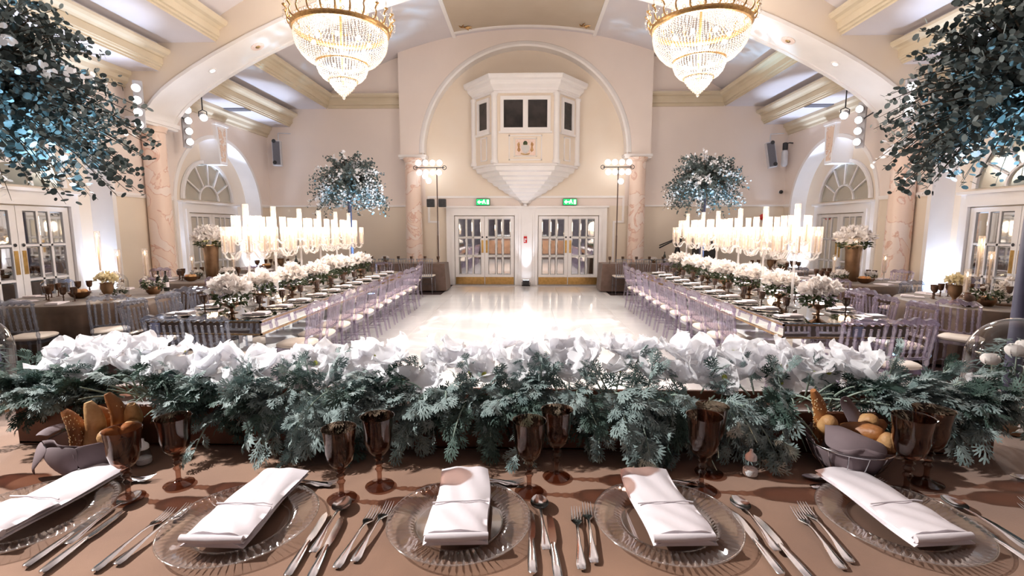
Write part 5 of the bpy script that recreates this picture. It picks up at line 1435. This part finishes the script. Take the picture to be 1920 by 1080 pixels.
# lobed silver leaf
def lobed_leaf(seed, nl=5, fine=1.0):
    r = np.random.RandomState(seed); V = []; F = []
    def quad(a, b, c, d): i = len(V); V.extend([a,b,c,d]); F.append((i,i+1,i+2,i+3))
    def cur(x, y): return (x, y, -.18*y*y-.22*abs(x)+.05*math.sin(9*y+5*x))
    prev = None
    for k in range(6):
        y0_, y1_ = k/6, (k+1)/6; w0 = .035*(1-y0_*.4); w1 = .035*(1-y1_*.4)
        quad(cur(-w0,y0_), cur(w0,y0_), cur(w1,y1_), cur(-w1,y1_))
    def lobe(bx_, by_, ang, L, w):
        c, s = math.cos(ang), math.sin(ang)
        P2 = lambda u, v: cur(bx_+c*u-s*v, by_+s*u+c*v)
        quad(P2(0,-w*.35), P2(L*.55,-w*.5), P2(L*.55,w*.5), P2(0,w*.35))
        for da, sh in ((-.62,-.5),(0,0),(.62,.5)):
            cc, ss = math.cos(da), math.sin(da); l = L*(.60 if da == 0 else .50)*r.uniform(.8,1.1); ww = w*.34
            ox, oy = L*.5, w*sh
            Q = lambda u, v: P2(ox+cc*u-ss*v, oy+ss*u+cc*v)
            quad(Q(0,-ww), Q(l*.7,-ww*1.05), Q(l*.7,ww*1.05), Q(0,ww)); 
            i = len(V); V.extend([Q(l*.7,-ww*1.05), Q(l,0), Q(l*.7,ww*1.05)]); F.append((i,i+1,i+2))
    for k in range(nl-1):
        y_ = .16+.66*k/(nl-1); L = (.30+.22*math.sin(PI*(k+.6)/nl))*fine*r.uniform(.85,1.1)
        for s in (-1, 1):
            an = R(52)+r.uniform(-.12,.12); lobe(s*.02, y_+r.uniform(-.02,.02), an if s > 0 else PI-an, L, .085*fine)
    lobe(0, .82, PI/2, .34, .09)
    return np.array(V), F
LEAF = [lobed_leaf(i, 5 if i % 2 else 6, 1.0 if i < 3 else .8) for i in range(5)]
LEAFM = [MB().add(V.tolist(), F).mesh('leaf', M['miller'], 180) for V, F in LEAF]
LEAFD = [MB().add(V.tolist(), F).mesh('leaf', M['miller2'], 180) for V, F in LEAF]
stems = MB(); lv = []
# baskets, goblets, shakers and the posy stand clear of the leaves
CLEAR = [(.922,1.338,.15,1.27), (-1.268,1.328,.15,1.25), (.52,1.306,.065,1.25), (.466,1.216,.06,1.25), (.088,1.272,.06,1.25), (.632,1.30,.045,1.13), (-1.118,1.318,.045,1.13), (-.388,1.212,.06,1.25), (-.932,1.205,.06,1.25), (1.088,1.268,.065,1.26), (1.62,1.46,.10,1.15)]
def sprig(bx_, by_, bz_, az, el, L, dr, nl, size, dark=False):
    d = np.array([math.cos(el)*math.cos(az), math.cos(el)*math.sin(az), math.sin(el)]); b = np.array([bx_, by_, bz_])
    def pt(u):
        p = b+d*L*u-np.array([0,0,1])*dr*u*u
        if p[2] < HZ+.015: p[2] = HZ+.015+.3*(p[2]-HZ-.015)*0
        return p
    stems.tube([tuple(pt(u)) for u in (0,.25,.5,.75,1)], [.0032,.003,.0026,.002,.0012], 5)
    for j in range(nl):
        u = .22+.80*j/max(1, nl-1); p = pt(min(u,1)); tan = pt(min(u+.05,1.1))-pt(u-.05); tan /= np.linalg.norm(tan)+1e-9
        up = np.array([0,0,1.0])+.3*rs.normal(size=3); sd = np.cross(tan, up); sd /= np.linalg.norm(sd)+1e-9
        s = (1 if j % 2 else -1)
        dd = tan*rs.uniform(.5,1.1)+sd*s*rs.uniform(.35,.9)+np.array([0,0,rs.uniform(-.35,.35)])
        if j == nl-1: dd = tan
        nn = np.cross(sd, tan)+.45*rs.normal(size=3)
        fr = frame_from(dd, nn); sz = size*rs.uniform(.7,1.2); qi = rs.randint(5)
        zm = ((LEAF[qi][0]*sz) @ fr.T)[:,2].min()+p[2]
        if zm < HZ+.006: p = p+np.array([0,0,HZ+.006-zm])
        tipz = p+fr[:,1]*sz*.7
        near = lambda cx, cy, r, zt: min(math.hypot(p[0]-cx, p[1]-cy), math.hypot(tipz[0]-cx, tipz[1]-cy)) < r and min(p[2], tipz[2]) < zt
        if any(near(*c) for c in CLEAR): continue
        lv.append((qi, p, fr, sz, dark))
def dens(x):   # where the long cascades hang over the front
    return sum(math.exp(-((x-c)/w)**2)*a for c, w, a in ((-.70,.10,1.0),(-.58,.07,.6),(-.14,.09,.9),(-.30,.07,.5),(.12,.06,.5),(.33,.14,1.1),(.55,.10,1.0),(.72,.10,.9),(1.25,.08,.5),(-1.05,.06,.35)))
k = 0
while k < 260:      # front sprays: arch over the rim and hang down
    x = rs.uniform(TX0+.01, TX1+.03)
    hang = dens(x)
    el = rs.uniform(.15, 1.0)-.35*min(1,hang); az = -PI/2+rs.normal()*.65
    L = rs.uniform(.06, .10)+.09*min(1,hang); dr = rs.uniform(.0, .03)+.17*hang*rs.uniform(.3,1)
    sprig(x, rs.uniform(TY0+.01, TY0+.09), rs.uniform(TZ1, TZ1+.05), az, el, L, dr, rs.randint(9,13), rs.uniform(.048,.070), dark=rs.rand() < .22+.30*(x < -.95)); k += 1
for x in np.linspace(TX0, TX1, 80):     # upright tops
    sprig(x+rs.normal()*.03, rs.uniform(TY0+.03, TY1+.0), TZ1, -PI/2+rs.normal()*1.2, rs.uniform(.75,1.4), rs.uniform(.09,.17), .02, rs.randint(7,11), rs.uniform(.040,.058), dark=rs.rand() < .3)
for x in np.linspace(TX0, TX1, 40):     # filling along the rim
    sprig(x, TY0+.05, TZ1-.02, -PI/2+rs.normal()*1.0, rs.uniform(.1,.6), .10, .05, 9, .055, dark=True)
for x0_, dz in ((-.945,.0), (-.66,.02), (.03,.05), (.36,.03)):
    sprig(x0_, TY0+.0, TZ1, -PI/2+rs.normal()*.25, -.15, .13, .10, 9, .05)
obj('stems', stems, M['stem'], tr, 60, kind='stuff')
# the 300 leaves nearest the camera are single parts, the rest one mass
order = sorted(range(len(lv)), key=lambda i: np.linalg.norm(lv[i][1]-np.array([0,0,1.72]))/lv[i][3])
part_ids = set(order[:300])
rest = {False: [], True: []}
for i, (q, p, fr, s, dark) in enumerate(lv):
    if i in part_ids:
        o = obj('leaf', (LEAFD if dark else LEAFM)[q], parent=tr)
        m = Matrix.Identity(4)
        for a in range(3):
            for b in range(3): m[a][b] = fr[a][b]
        o.matrix_local = Matrix.Translation(p) @ m @ Matrix.Scale(s, 4)
    else:
        V, F = LEAF[q]; rest[dark].append(((V*s) @ fr.T + p, F))
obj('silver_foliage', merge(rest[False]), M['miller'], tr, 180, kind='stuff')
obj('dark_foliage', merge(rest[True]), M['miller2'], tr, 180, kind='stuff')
# orchids
pet = [petal_mesh('petal', .060, .074, c, M['petal'], 6, 7, r_) for c, r_ in ((.18,.10),(.30,.14),(.05,.12))]
thr = MB().lathe([(.001,-.004),(.006,0),(.008,.006),(.004,.014),(.001,.016)], 8, cap=False).mesh('blossom', M['petal'], 60)
thr2 = MB().lathe([(.001,-.004),(.006,0),(.008,.006),(.004,.014),(.001,.016)], 8, cap=False).mesh('blossom', M['throat'], 60)
def orchid(parent, p, normal, s, rs_):
    n = Vector(normal).normalized(); q = n.to_track_quat('Z', 'Y').to_matrix().to_4x4()
    o = obj('blossom', thr2 if rs_.rand() < .2 else thr, parent=parent)
    o.matrix_local = Matrix.Translation(p) @ q @ Matrix.Rotation(rs_.uniform(0,6), 4, 'Z') @ Matrix.Scale(s, 4)
    for k in range(5):
        c = obj('petal', pet[rs_.randint(3)], parent=o)
        c.matrix_local = Matrix.Rotation(2*PI*k/5+rs_.uniform(-.12,.12), 4, 'Z') @ Matrix.Rotation(rs_.uniform(.05,.75), 4, 'X') @ Matrix.Scale(rs_.uniform(.85,1.15), 4)
xs_ = np.linspace(TX0+.03, 1.14, 96)
for i, x in enumerate(xs_):
    hi = .025*math.sin(x*3+1)+(.025 if x > .85 else 0)+(.0 if abs(x) > .4 else -.012)
    row = i % 3
    z = 1.245+hi+rs.uniform(-.012,.018)+.022*row; y = 1.525+.05*row+rs.normal()*.012
    orchid(tr, (x+rs.normal()*.012, y, z), (rs.normal()*.6, -.35+rs.normal()*.6, .75+rs.normal()*.3), rs.uniform(.95,1.25), rs)
orchid(tr, (1.415, 1.50, 1.205), (.25,-.6,.75), 1.15, rs)

# ---- place settings
def ribbed_charger():
    n = 64; per = 4; N = n*per; mb = MB(); V = []; F = []
    rad = [.0, .098, .104, .110, .120, .150, .1605, .165]
    zz = [.0045, .0045, .006, .0105, .0135, .0175, .0190, .018]
    amp = [0, 0, 0, .0, .0042, .0050, .0032, .0]
    for r, z, a in zip(rad, zz, amp):
        for i in range(N):
            t_ = 2*PI*i/N; w = a*math.cos(n*t_)
            rr = r+(.0016*math.cos(n*t_) if r > .16 else 0)
            V.append((rr*math.cos(t_), rr*math.sin(t_), z+w))
    for k in range(len(rad)-1):
        for i in range(N): F.append((k*N+i, k*N+(i+1)%N, (k+1)*N+(i+1)%N, (k+1)*N+i))
    mb.add(V, F); return mb
chargerM = ribbed_charger().mesh('glass_charger', M['crystal'], 60)
rimM = MB().ring((0,0,.0185), .1655, .0022, 128, 6).mesh('beaded_rim', M['crystal'], 180)
footM = MB().ring((0,0,.003), .100, .0022, 96, 6).mesh('foot_ring', M['crystal'], 180)

def flat_tool(outline, thick, zfn, n=None):
    """closed outline (x,y) -> bevelled slab following zfn"""
    m = len(outline); V = []; F = []
    cx = sum(p[0] for p in outline)/m
    ins = []
    for i in range(m):
        a, b, c = Vector(outline[i-1]), Vector(outline[i]), Vector(outline[(i+1)%m])
        d = (c-a).normalized(); nrm = Vector((-d.y, d.x)); ins.append(b+nrm*thick*.7)
    for z_, pts_ in ((0, outline), (thick*.6, outline), (thick, ins)):
        for p in pts_: V.append((p[0], p[1], zfn(p[1])+z_))
    for k in range(2):
        for i in range(m): F.append((k*m+i, k*m+(i+1)%m, k*m+m+(i+1)%m, k*m+m+i))
    return V, F
def strip_tool(stations, thick=.002):
    """stations: (y, halfwidth, z, crown) -> rounded strip along y"""
    V = []; F = []; c = 8
    for (y, w, z, cr) in stations:
        for i in range(c):
            a = 2*PI*i/c; V.append((w*math.cos(a), y, z+cr*math.sin(a)))
    for k in range(len(stations)-1):
        for i in range(c): F.append((k*c+i, k*c+(i+1)%c, k*c+c+(i+1)%c, k*c+c+i))
    F.append(tuple(range(c-1,-1,-1))); F.append(tuple((len(stations)-1)*c+i for i in range(c)))
    return V, F
HANDLE = [(-.105,.004,.003,.0015),(-.103,.0085,.003,.002),(-.09,.0105,.0035,.0026),(-.07,.0085,.005,.0026),(-.03,.0042,.008,.0024),(.015,.003,.009,.0022),(.035,.0034,.008,.002)]
def fork_mesh():
    mb = MB(); mb.add(*strip_tool(HANDLE+[(.045,.008,.006,.0015),(.055,.0125,.0045,.0013),(.062,.0128,.004,.0012)]))
    for k in range(4):
        x = -.0098+.00653*k; V, F = strip_tool([(.060,.0022,.004,.0012),(.08,.0019,.0045,.0011),(.098,.0014,.0075,.0010),(.108,.0006,.0105,.0006)])
        mb.add([(p[0]+x, p[1], p[2]) for p in V], F)
    return mb
def spoon_mesh(bl, bw_):
    mb = MB(); mb.add(*strip_tool(HANDLE+[(.042,.0035,.0075,.0018)]))
    y0_ = .040
    def bowl(dz):
        def fn(u, v):
            y = y0_+bl*v; w = bw_*math.sin(PI*min(1,max(0,(.04+.93*v)**.85)))**.6
            x = (u-.5)*2*w; e = (2*u-1)**2
            return (x, y, .0085-.0075*(1-e)*math.sin(PI*min(1,.05+.92*v))+dz)
        return fn
    mb.grid(bowl(0), 10, 12); mb.grid(bowl(-.0011), 10, 12)
    return mb
def knife_mesh():
    mb = MB(); mb.add(*strip_tool([(-.105,.005,.004,.003),(-.10,.009,.0045,.004),(-.07,.0095,.005,.0042),(-.02,.007,.005,.004),(.004,.0055,.005,.0035)]))
    out = [(-.006,.0),(.0065,.0),(.0105,.02),(.0110,.075),(.008,.098),(.001,.112),(-.005,.098),(-.0062,.05)]
    V = [(x, y, .0035) for x, y in out]+[(x, y, .0060) for x, y in out]; m = len(out)
    mb.add(V, [tuple(range(m-1,-1,-1)), tuple(range(m,2*m))]+[(i,(i+1)%m,m+(i+1)%m,m+i) for i in range(m)])
    return mb
forkM = fork_mesh().mesh('fork', M['steel'], 60); spoonM = spoon_mesh(.062, .0225).mesh('soup_spoon', M['steel'], 60)
dspoonM = spoon_mesh(.052, .0165).mesh('dessert_spoon', M['steel'], 60); knifeM = knife_mesh().mesh('table_knife', M['steel'], 40)

def napkin_parts(seed, flip):
    """long pocket-fold napkin lying across the plate: layered body, upper sleeve, rolled near end"""
    r = random.Random(seed); W, L = .135, .31
    def layer(zo, y0_, y1_, wn, wf, th, bulge, name):
        mb = MB(); nu, nv = 12, 24
        def top(u, v):
            y = y0_+(y1_-y0_)*v; w = wn+(wf-wn)*v; x = (u-.5)*w
            e = 1-abs(2*u-1)**4
            return (x+.004*math.sin(y*20+seed), y, zo+th*e+bulge*math.sin(PI*v)*e*.5+.0015*math.sin(14*x/W+9*v+seed)+.006*(1-v)**3*e)
        def bot(u, v): p = top(u, v); return (p[0], p[1], zo-.001)
        mb.grid(top, nu, nv); mb.grid(bot, nu, nv)
        k = (nu+1)*(nv+1)
        for j in range(nv): mb.f += [(j*(nu+1), (j+1)*(nu+1), k+(j+1)*(nu+1), k+j*(nu+1)), (j*(nu+1)+nu, (j+1)*(nu+1)+nu, k+(j+1)*(nu+1)+nu, k+j*(nu+1)+nu)]
        for i in range(nu): mb.f += [(i, i+1, k+i+1, k+i), (nv*(nu+1)+i, nv*(nu+1)+i+1, k+nv*(nu+1)+i+1, k+nv*(nu+1)+i)]
        return mb
    a = layer(.0205, -.155, .150, .138, .128, .006, .0, 'under_fold')
    b = layer(.0275, -.150, .155, .134, .126, .007, .006, 'body')
    c = layer(.0355, -.145, -.030, .136, .132, .006, .004, 'pocket_fold')
    roll = MB().tube([(-.066,-.150,.0345),(0,-.153,.0365),(.066,-.146,.0335)], [.0085,.0095,.0075], 10)
    edge = MB().tube([(-.066,-.032,.0425),(-.02,-.030,.0445),(.02,-.031,.0450),(.045,-.028,.0455),(.066,-.030,.0425)], .0018, 6)
    return [('under_fold', a), ('body', b), ('pocket_fold', c), ('rolled_end', roll), ('hem', edge)]

def table_goblet(label, x, y, s=1.0, rz=0):
    g = place(gob, (x, y, HZ+.0035), rz, label, 'brown glass goblets on the head table'); g.scale = (s,)*3; return g
SET = [  # plate centre, napkin turn, name
    (-1.171, 1.042, -.10, 'leftmost'), (-.655, 1.030, -.02, 'second from the left'), (-.152, 1.052, .06, 'middle'), (.330, 1.062, .05, 'second from the right'), (.872, 1.078, .10, 'rightmost')]
ZT = HZ+.0025
for i, (x, y, na, nm) in enumerate(SET):
    t = thing('glass_charger', '%s ribbed clear glass charger plate on the head table' % nm, 'plate', (x, y, ZT), 0, 'glass chargers on the head table')
    obj('plate', chargerM, parent=t); obj('beaded_rim', rimM, parent=t); obj('foot_ring', footM, parent=t)
    nk = thing('folded_napkin', 'pale lilac folded napkin lying on the %s glass charger' % nm, 'napkin', (x+.0, y+.045, ZT+.0045), na, 'napkins on the head table')
    for pn, m in napkin_parts(i*3+1, i): obj(pn, fixn(m.mesh(pn, M['linen'], 70)), parent=nk)
    def tool(me, name, label, dx, dy, rz, cat, z=0):
        o = obj(name, me, loc=(x+dx, y+dy, ZT+.001+z), rot=(0, 0, rz)); tag(o, label, cat, cat+'s on the head table'); return o
    j = [0, .008, -.006, .005, -.004][i]
    if i > 0:
        tool(forkM, 'fork', 'outer dinner fork left of the %s glass charger' % nm, -.215+j, -.055, -.06+j*4, 'fork')
        tool(forkM, 'fork', 'inner dinner fork left of the %s glass charger' % nm, -.186+j, -.035, -.06+j*3, 'fork')
    if i < 5:
        rx = .165 if i else .145
        tool(knifeM, 'table_knife', 'inner table knife right of the %s glass charger' % nm, rx+.008+j, -.060, .03+j*2, 'knife')
        tool(spoonM, 'soup_spoon', 'round soup spoon right of the %s glass charger' % nm, rx+.034+j, .005, .04-j*3, 'spoon', .006)
        tool(knifeM, 'table_knife', 'outer table knife right of the %s glass charger' % nm, rx+.055+j, -.075, .06+j*2, 'knife')
    tool(dspoonM, 'dessert_spoon', 'dessert spoon lying behind the %s glass charger' % nm, .035-(.05 if i == 4 else 0), .192, R(82)+j, 'spoon')
    tool(forkM, 'dessert_fork', 'dessert fork lying behind the %s glass charger' % nm, .045-(.05 if i == 4 else 0), .172, R(-82)+j, 'fork')
tool = None
for (x, y, s, w) in [(1.205, 1.07, 0, 'outer'), (1.235, 1.10, 0, 'inner')]:
    tag(obj('fork', forkM, loc=(x+.02, y-.02, ZT+.001), rot=(0,0,-.05)), '%s dinner fork at the far right edge of the head table' % w, 'fork', 'forks on the head table')
tag(obj('dessert_spoon', dspoonM, loc=(1.43, 1.27, ZT+.001), rot=(0,0,R(70))), 'dessert spoon at the far right edge of the head table', 'spoon')
GB = [(-.932,1.205,1.0,'taller goblet of the left pair, beside the bread basket'), (-1.012,1.135,.98,'front goblet of the left pair, before the bread basket'),
      (-.466,1.147,1.0,'front goblet between the two left chargers'), (-.388,1.212,1.03,'back goblet between the left charger and the middle one'),
      (.012,1.194,1.03,'front goblet right of the middle charger'), (.088,1.272,1.03,'back goblet right of the middle charger, against the trough'),
      (.466,1.216,1.08,'front goblet beside the right salt shaker'), (.520,1.306,1.04,'back goblet beside the right salt shaker'),
      (.992,1.212,1.10,'front goblet before the right bread basket'), (1.088,1.268,1.10,'back goblet right of the right bread basket'), (-1.545,1.235,1.0,'goblet at the left edge of the head table')]
for x, y, s, lb in GB: table_goblet('brown glass '+lb, x, y, s, rng.uniform(0,1))

# ---- salt shakers
def shaker(label, x, y):
    t = thing('salt_shaker', label, 'salt shaker', (x, y, ZT), 0, 'salt shakers')
    obj('glass_body', MB().lathe([(.001,.001),(.020,.001),(.0225,.004),(.0215,.02),(.016,.038),(.0135,.048)], 20, cap=False), M['clear'], t, 50)
    obj('salt', MB().lathe([(.001,.003),(.018,.003),(.0195,.006),(.019,.019),(.012,.023),(.001,.024)], 18, cap=False), M['salt'], t, 50)
    obj('cap', MB().lathe([(.0145,.046),(.0155,.047),(.0155,.056),(.012,.062),(.007,.066),(.0045,.070),(.0045,.076),(.001,.078)], 20), M['plastic'], t, 40)
shaker('white capped salt shaker standing alone near the right bread basket', .632, 1.300)
shaker('white capped salt shaker behind the left pair of goblets', -1.118, 1.318)

# ---- bread baskets
def cloth_leaf(pts, mat, name, parent):
    """cloth flap from a grid of points"""
    nu = len(pts[0])-1; nv = len(pts)-1; mb = MB()
    mb.v = [tuple(p) for row in pts for p in row]; mb.f = [(j*(nu+1)+i, j*(nu+1)+i+1, (j+1)*(nu+1)+i+1, (j+1)*(nu+1)+i) for j in range(nv) for i in range(nu)]
    o = obj(name, mb, mat, parent, 180)
    sm = o.modifiers.new('thickness', 'SOLIDIFY'); sm.thickness = .002
    ss = o.modifiers.new('smooth', 'SUBSURF'); ss.levels = 2; ss.render_levels = 2
    return o
def loaf(name, L, r, mat, parent, loc, rot, seeds=0, bend=.15, taper=.45):
    st = []; rr = random.Random(int(L*1e4)+int(loc[0]*1e4))
    n = 14; pts = []; rad = []
    for k in range(n+1):
        u = k/n; pts.append((bend*L*math.sin(PI*u)-.0, 0, L*(u-.5))); rad.append(max(.002, r*(math.sin(PI*(.04+.92*u))**taper)))
    o = obj(name, MB().tube(pts, rad, 12), mat, parent, 60, loc=loc, rot=rot)
    if seeds:
        sd = MB()
        for k in range(seeds):
            i = rr.randrange(3, n-1); a = rr.uniform(0, 2*PI); q = rad[i]*1.01
            c = (pts[i][0]+q*math.cos(a), q*math.sin(a), pts[i][2]+rr.uniform(-.004,.004))
            sd.sphere(c, .0013, 5, 4, 1.6)
        obj('sesame_seeds', sd, M['seed'], o, kind='stuff')
    return o
def bread_basket(label, x, y, rz, mirror):
    t = thing('wire_bread_basket', label, 'bread basket', (x, y, ZT), rz)
    hb = .085; r0, r1 = .055, .108
    w = MB().ring((0,0,.004), r0, .0028, 36, 6); obj('base_ring', w, M['wire'], t, 60)
    obj('rim_ring', MB().ring((0,0,hb), r1, .0025, 48, 6), M['wire'], t, 60)
    for k in range(14):
        a = 2*PI*k/14
        obj('basket_wire', MB().tube([((r0+(r1-r0)*u**.55)*math.cos(a), (r0+(r1-r0)*u**.55)*math.sin(a), .004+(hb-.004)*u) for u in (0,.12,.3,.55,.8,1)], .0015, 5), M['wire'], t, 60)
    # cloth lining, ruffled above and through the wires
    def lin(u, v):
        a = 2*PI*u; rr = (r0+(r1-r0)*min(1,v*1.02)**.55)*.965+.005*math.sin(a*9+v*3)*(.3+v)
        zz = .008+(hb-.004)*v*1.08+.012*math.sin(a*3+1)*v*v
        return (rr*math.cos(a), rr*math.sin(a), zz)
    m = MB().grid(lin, 72, 10); o = obj('cloth_lining', m, M['mauve'], t, 180); sm = o.modifiers.new('thickness','SOLIDIFY'); sm.thickness = .002
    obj('lining_floor', MB().lathe([(.001,.010),(r0*1.02,.010),(r0*1.1,.016)], 24, cap=False), M['mauve'], t)
    return t
# left basket: rolls upright, cloth points hanging over the front
bl = bread_basket('wire bread basket with rolls and hanging mauve napkin, left end of the head table', -1.268, 1.328, 0, 1)
cloth_leaf([[(-.10,-.055,.092),(-.055,-.098,.094),(-.03,-.108,.092)],[(-.112,-.065,.075),(-.065,-.112,.070),(-.035,-.118,.068)],[(-.108,-.078,.035),(-.085,-.115,.030),(-.075,-.118,.028)],[(-.098,-.088,.006),(-.095,-.09,.005),(-.092,-.092,.004)]], M['mauve'], 'napkin_point', bl)
cloth_leaf([[(-.045,-.10,.094),(.0,-.112,.096),(.05,-.10,.094)],[(-.05,-.115,.072),(.0,-.126,.068),(.055,-.112,.07)],[(-.01,-.12,.03),(.025,-.126,.028),(.055,-.116,.03)],[(.035,-.112,.006),(.04,-.114,.005),(.045,-.112,.005)]], M['mauve'], 'napkin_point', bl)
cloth_leaf([[(.03,-.105,.094),(.07,-.085,.095),(.10,-.05,.093)],[(.04,-.118,.07),(.082,-.094,.07),(.112,-.058,.07)],[(.06,-.115,.03),(.085,-.1,.028),(.105,-.075,.03)],[(.075,-.105,.008),(.082,-.1,.006),(.088,-.096,.006)]], M['mauve'], 'napkin_point', bl)
cloth_leaf([[(-.095,.03,.095),(-.105,-.01,.096),(-.09,-.05,.094)],[(-.118,.03,.108),(-.128,-.01,.112),(-.11,-.055,.106)],[(-.138,.02,.100),(-.145,-.015,.102),(-.128,-.055,.096)]], M['mauve'], 'napkin_curl', bl)
for (L, r, mt, loc, rot, sd) in [(.13,.021,'bread',(-.045,-.03,.105),(0,-.12,.3),150), (.155,.025,'bread2',(.0,-.02,.115),(.05,.16,.1),0), (.16,.022,'bread',(.032,.02,.122),(0,.0,.5),30), (.10,.030,'bread2',(.062,-.025,.10),(1.2,.9,.2),0), (.12,.026,'bread2',(.06,.045,.115),(.3,.5,.2),0), (.11,.026,'bread',(-.03,.05,.105),(.3,-.4,.2),0), (.09,.026,'bread2',(.088,.01,.10),(1.4,.2,.5),0)]:
    loaf('bread_roll', L, r, M[mt], bl, loc, rot, sd)
# right basket: breadstick, napkin folded over the front, rolls behind
br = bread_basket('wire bread basket with breadstick and folded mauve napkin, right end of the head table', .922, 1.338, .1, -1)
cloth_leaf([[(-.102,-.03,.088),(-.075,-.085,.088),(-.01,-.108,.088),(.03,-.104,.088)],[(-.092,-.02,.118),(-.068,-.07,.125),(-.01,-.092,.122),(.035,-.09,.112)],[(-.08,.0,.140),(-.055,-.045,.142),(-.005,-.068,.132),(.03,-.07,.116)],[(-.06,.02,.140),(-.03,-.02,.138),(.0,-.045,.122),(.028,-.05,.105)]], M['mauve'], 'napkin_fold', br)
cloth_leaf([[(.03,.03,.10),(.06,.02,.10),(.085,.03,.10)],[(.025,.045,.135),(.055,.03,.138),(.082,.04,.13)],[(.01,.055,.165),(.035,.045,.172),(.06,.052,.165)],[(.0,.05,.195),(.015,.045,.205),(.03,.05,.20)]], M['mauve'], 'napkin_peak', br)
cloth_leaf([[(.05,-.085,.09),(.08,-.065,.092),(.105,-.03,.09)],[(.05,-.065,.108),(.075,-.05,.112),(.098,-.02,.108)],[(.055,-.04,.110),(.075,-.03,.112),(.09,-.005,.11)]], M['mauve'], 'napkin_fold', br)
for (L, r, mt, loc, rot, sd) in [(.19,.019,'bread',(-.085,.035,.135),(.05,-.16,.2),160), (.11,.030,'bread',(.035,.005,.115),(1.3,.6,.3),0), (.075,.026,'bread2',(.065,.035,.128),(.9,.4,.1),0), (.07,.022,'bread',(.092,.03,.118),(.9,.9,.6),0), (.10,.025,'bread2',(.045,-.055,.085),(.2,.2,.1),0), (.08,.026,'bread2',(-.06,.02,.12),(.5,-.4,.4),0)]:
    loaf('bread_roll', L, r, M[mt], br, loc, rot, sd)

# ---- glass domes with flowers at the ends of the table
def big_dome(label, x, y, r, h, seed):
    t = thing('flower_dome', label, 'cloche', (x, y, ZT+.004))
    obj('base', MB().lathe([(r*1.12,0),(r*1.12,.012),(r*1.04,.018),(.001,.018)], 36), M['bowlb'], t, 40)
    pr = [(r,.018),(r*1.0,h-r)]+[(r*math.cos(PI/2*k/12), h-r+r*math.sin(PI/2*k/12)) for k in range(1, 12)]+[(.001,h)]
    obj('dome', MB().lathe(pr, 48, cap=False), M['clear'], t, 180)
    r_ = random.Random(seed)
    bud = []
    for k in range(2):
        rb = random.Random(90+k); bm_ = MB().sphere((0,0,0), .017, 12, 8, .8)
        for q in range(16):      # overlapping cupped petals
            a0, lat, rr = rb.uniform(0, 2*PI), rb.uniform(-.5, .3), .019+.0004*q
            bm_.grid(lambda u, v: (rr*math.cos(a0+(u-.5)*1.5)*math.cos(lat+v*1.1-.4), rr*math.sin(a0+(u-.5)*1.5)*math.cos(lat+v*1.1-.4), rr*.85*math.sin(lat+v*1.1-.4)-.004*abs(u-.5)), 5, 4)
        bud.append(bm_.mesh('flower_head', M['petalw'], 180))
    for k, (bx_, by_, bz_, s) in enumerate([(-.045,-.03,.27,1.15),(-.02,-.04,.285,1.15),(-.12,-.02,.235,1.0),(.03,-.05,.215,.95),(.055,-.05,.21,.9),(.0,-.08,.12,.8),(.07,.02,.19,.9),(-.07,-.07,.10,.8)]):
        b = obj('flower_stem', MB().tube([(bx_*.3,by_*.3,.02),(bx_*.8,by_*.8,bz_*.6),(bx_,by_,bz_)], [.003,.0025,.002], 5), M['stem'], t, 60)
        obj('flower_head', bud[k%2], parent=b, loc=(bx_,by_,bz_), scale=s*1.15)
    obj('moss_foliage', leaf_cloud(random.Random(seed+1), 420, r*.75, .09, .026, .115, -.7, .9, .4), M['miller2'], t, 60, kind='stuff')
    obj('fine_grass', leaf_cloud(random.Random(seed+2), 260, r*.75, .13, .035, .17, -.5, 1, .18), M['miller'], t, 60, kind='stuff')
    return t
big_dome('large glass dome over ranunculus and moss at the right end of the head table', 1.735, 1.70, .148, .372, 4)
big_dome('large glass dome over flowers cut by the left edge of the picture', -2.105, 1.70, .148, .372, 8)
# frosted white flowers at the foot of the right dome
t = thing('posy_bowl', 'pale gauzy flower posy at the foot of the right glass dome', 'flower arrangement', (1.62, 1.46, ZT))
obj('bowl', MB().lathe([(.03,0),(.045,.02),(.05,.04),(.001,.03)], 18, cap=False), M['bowlb'], t, 50)
for k in range(5): obj('bloom', hyd[k%4], parent=t, loc=(.04*math.cos(k*1.256), .04*math.sin(k*1.256), .06+.012*(k%2)), scale=.30)
obj('foliage', leaf_cloud(random.Random(8), 160, .07, .05, .025, .06, -.6, .9, .3), M['miller'], t, 60, kind='stuff')
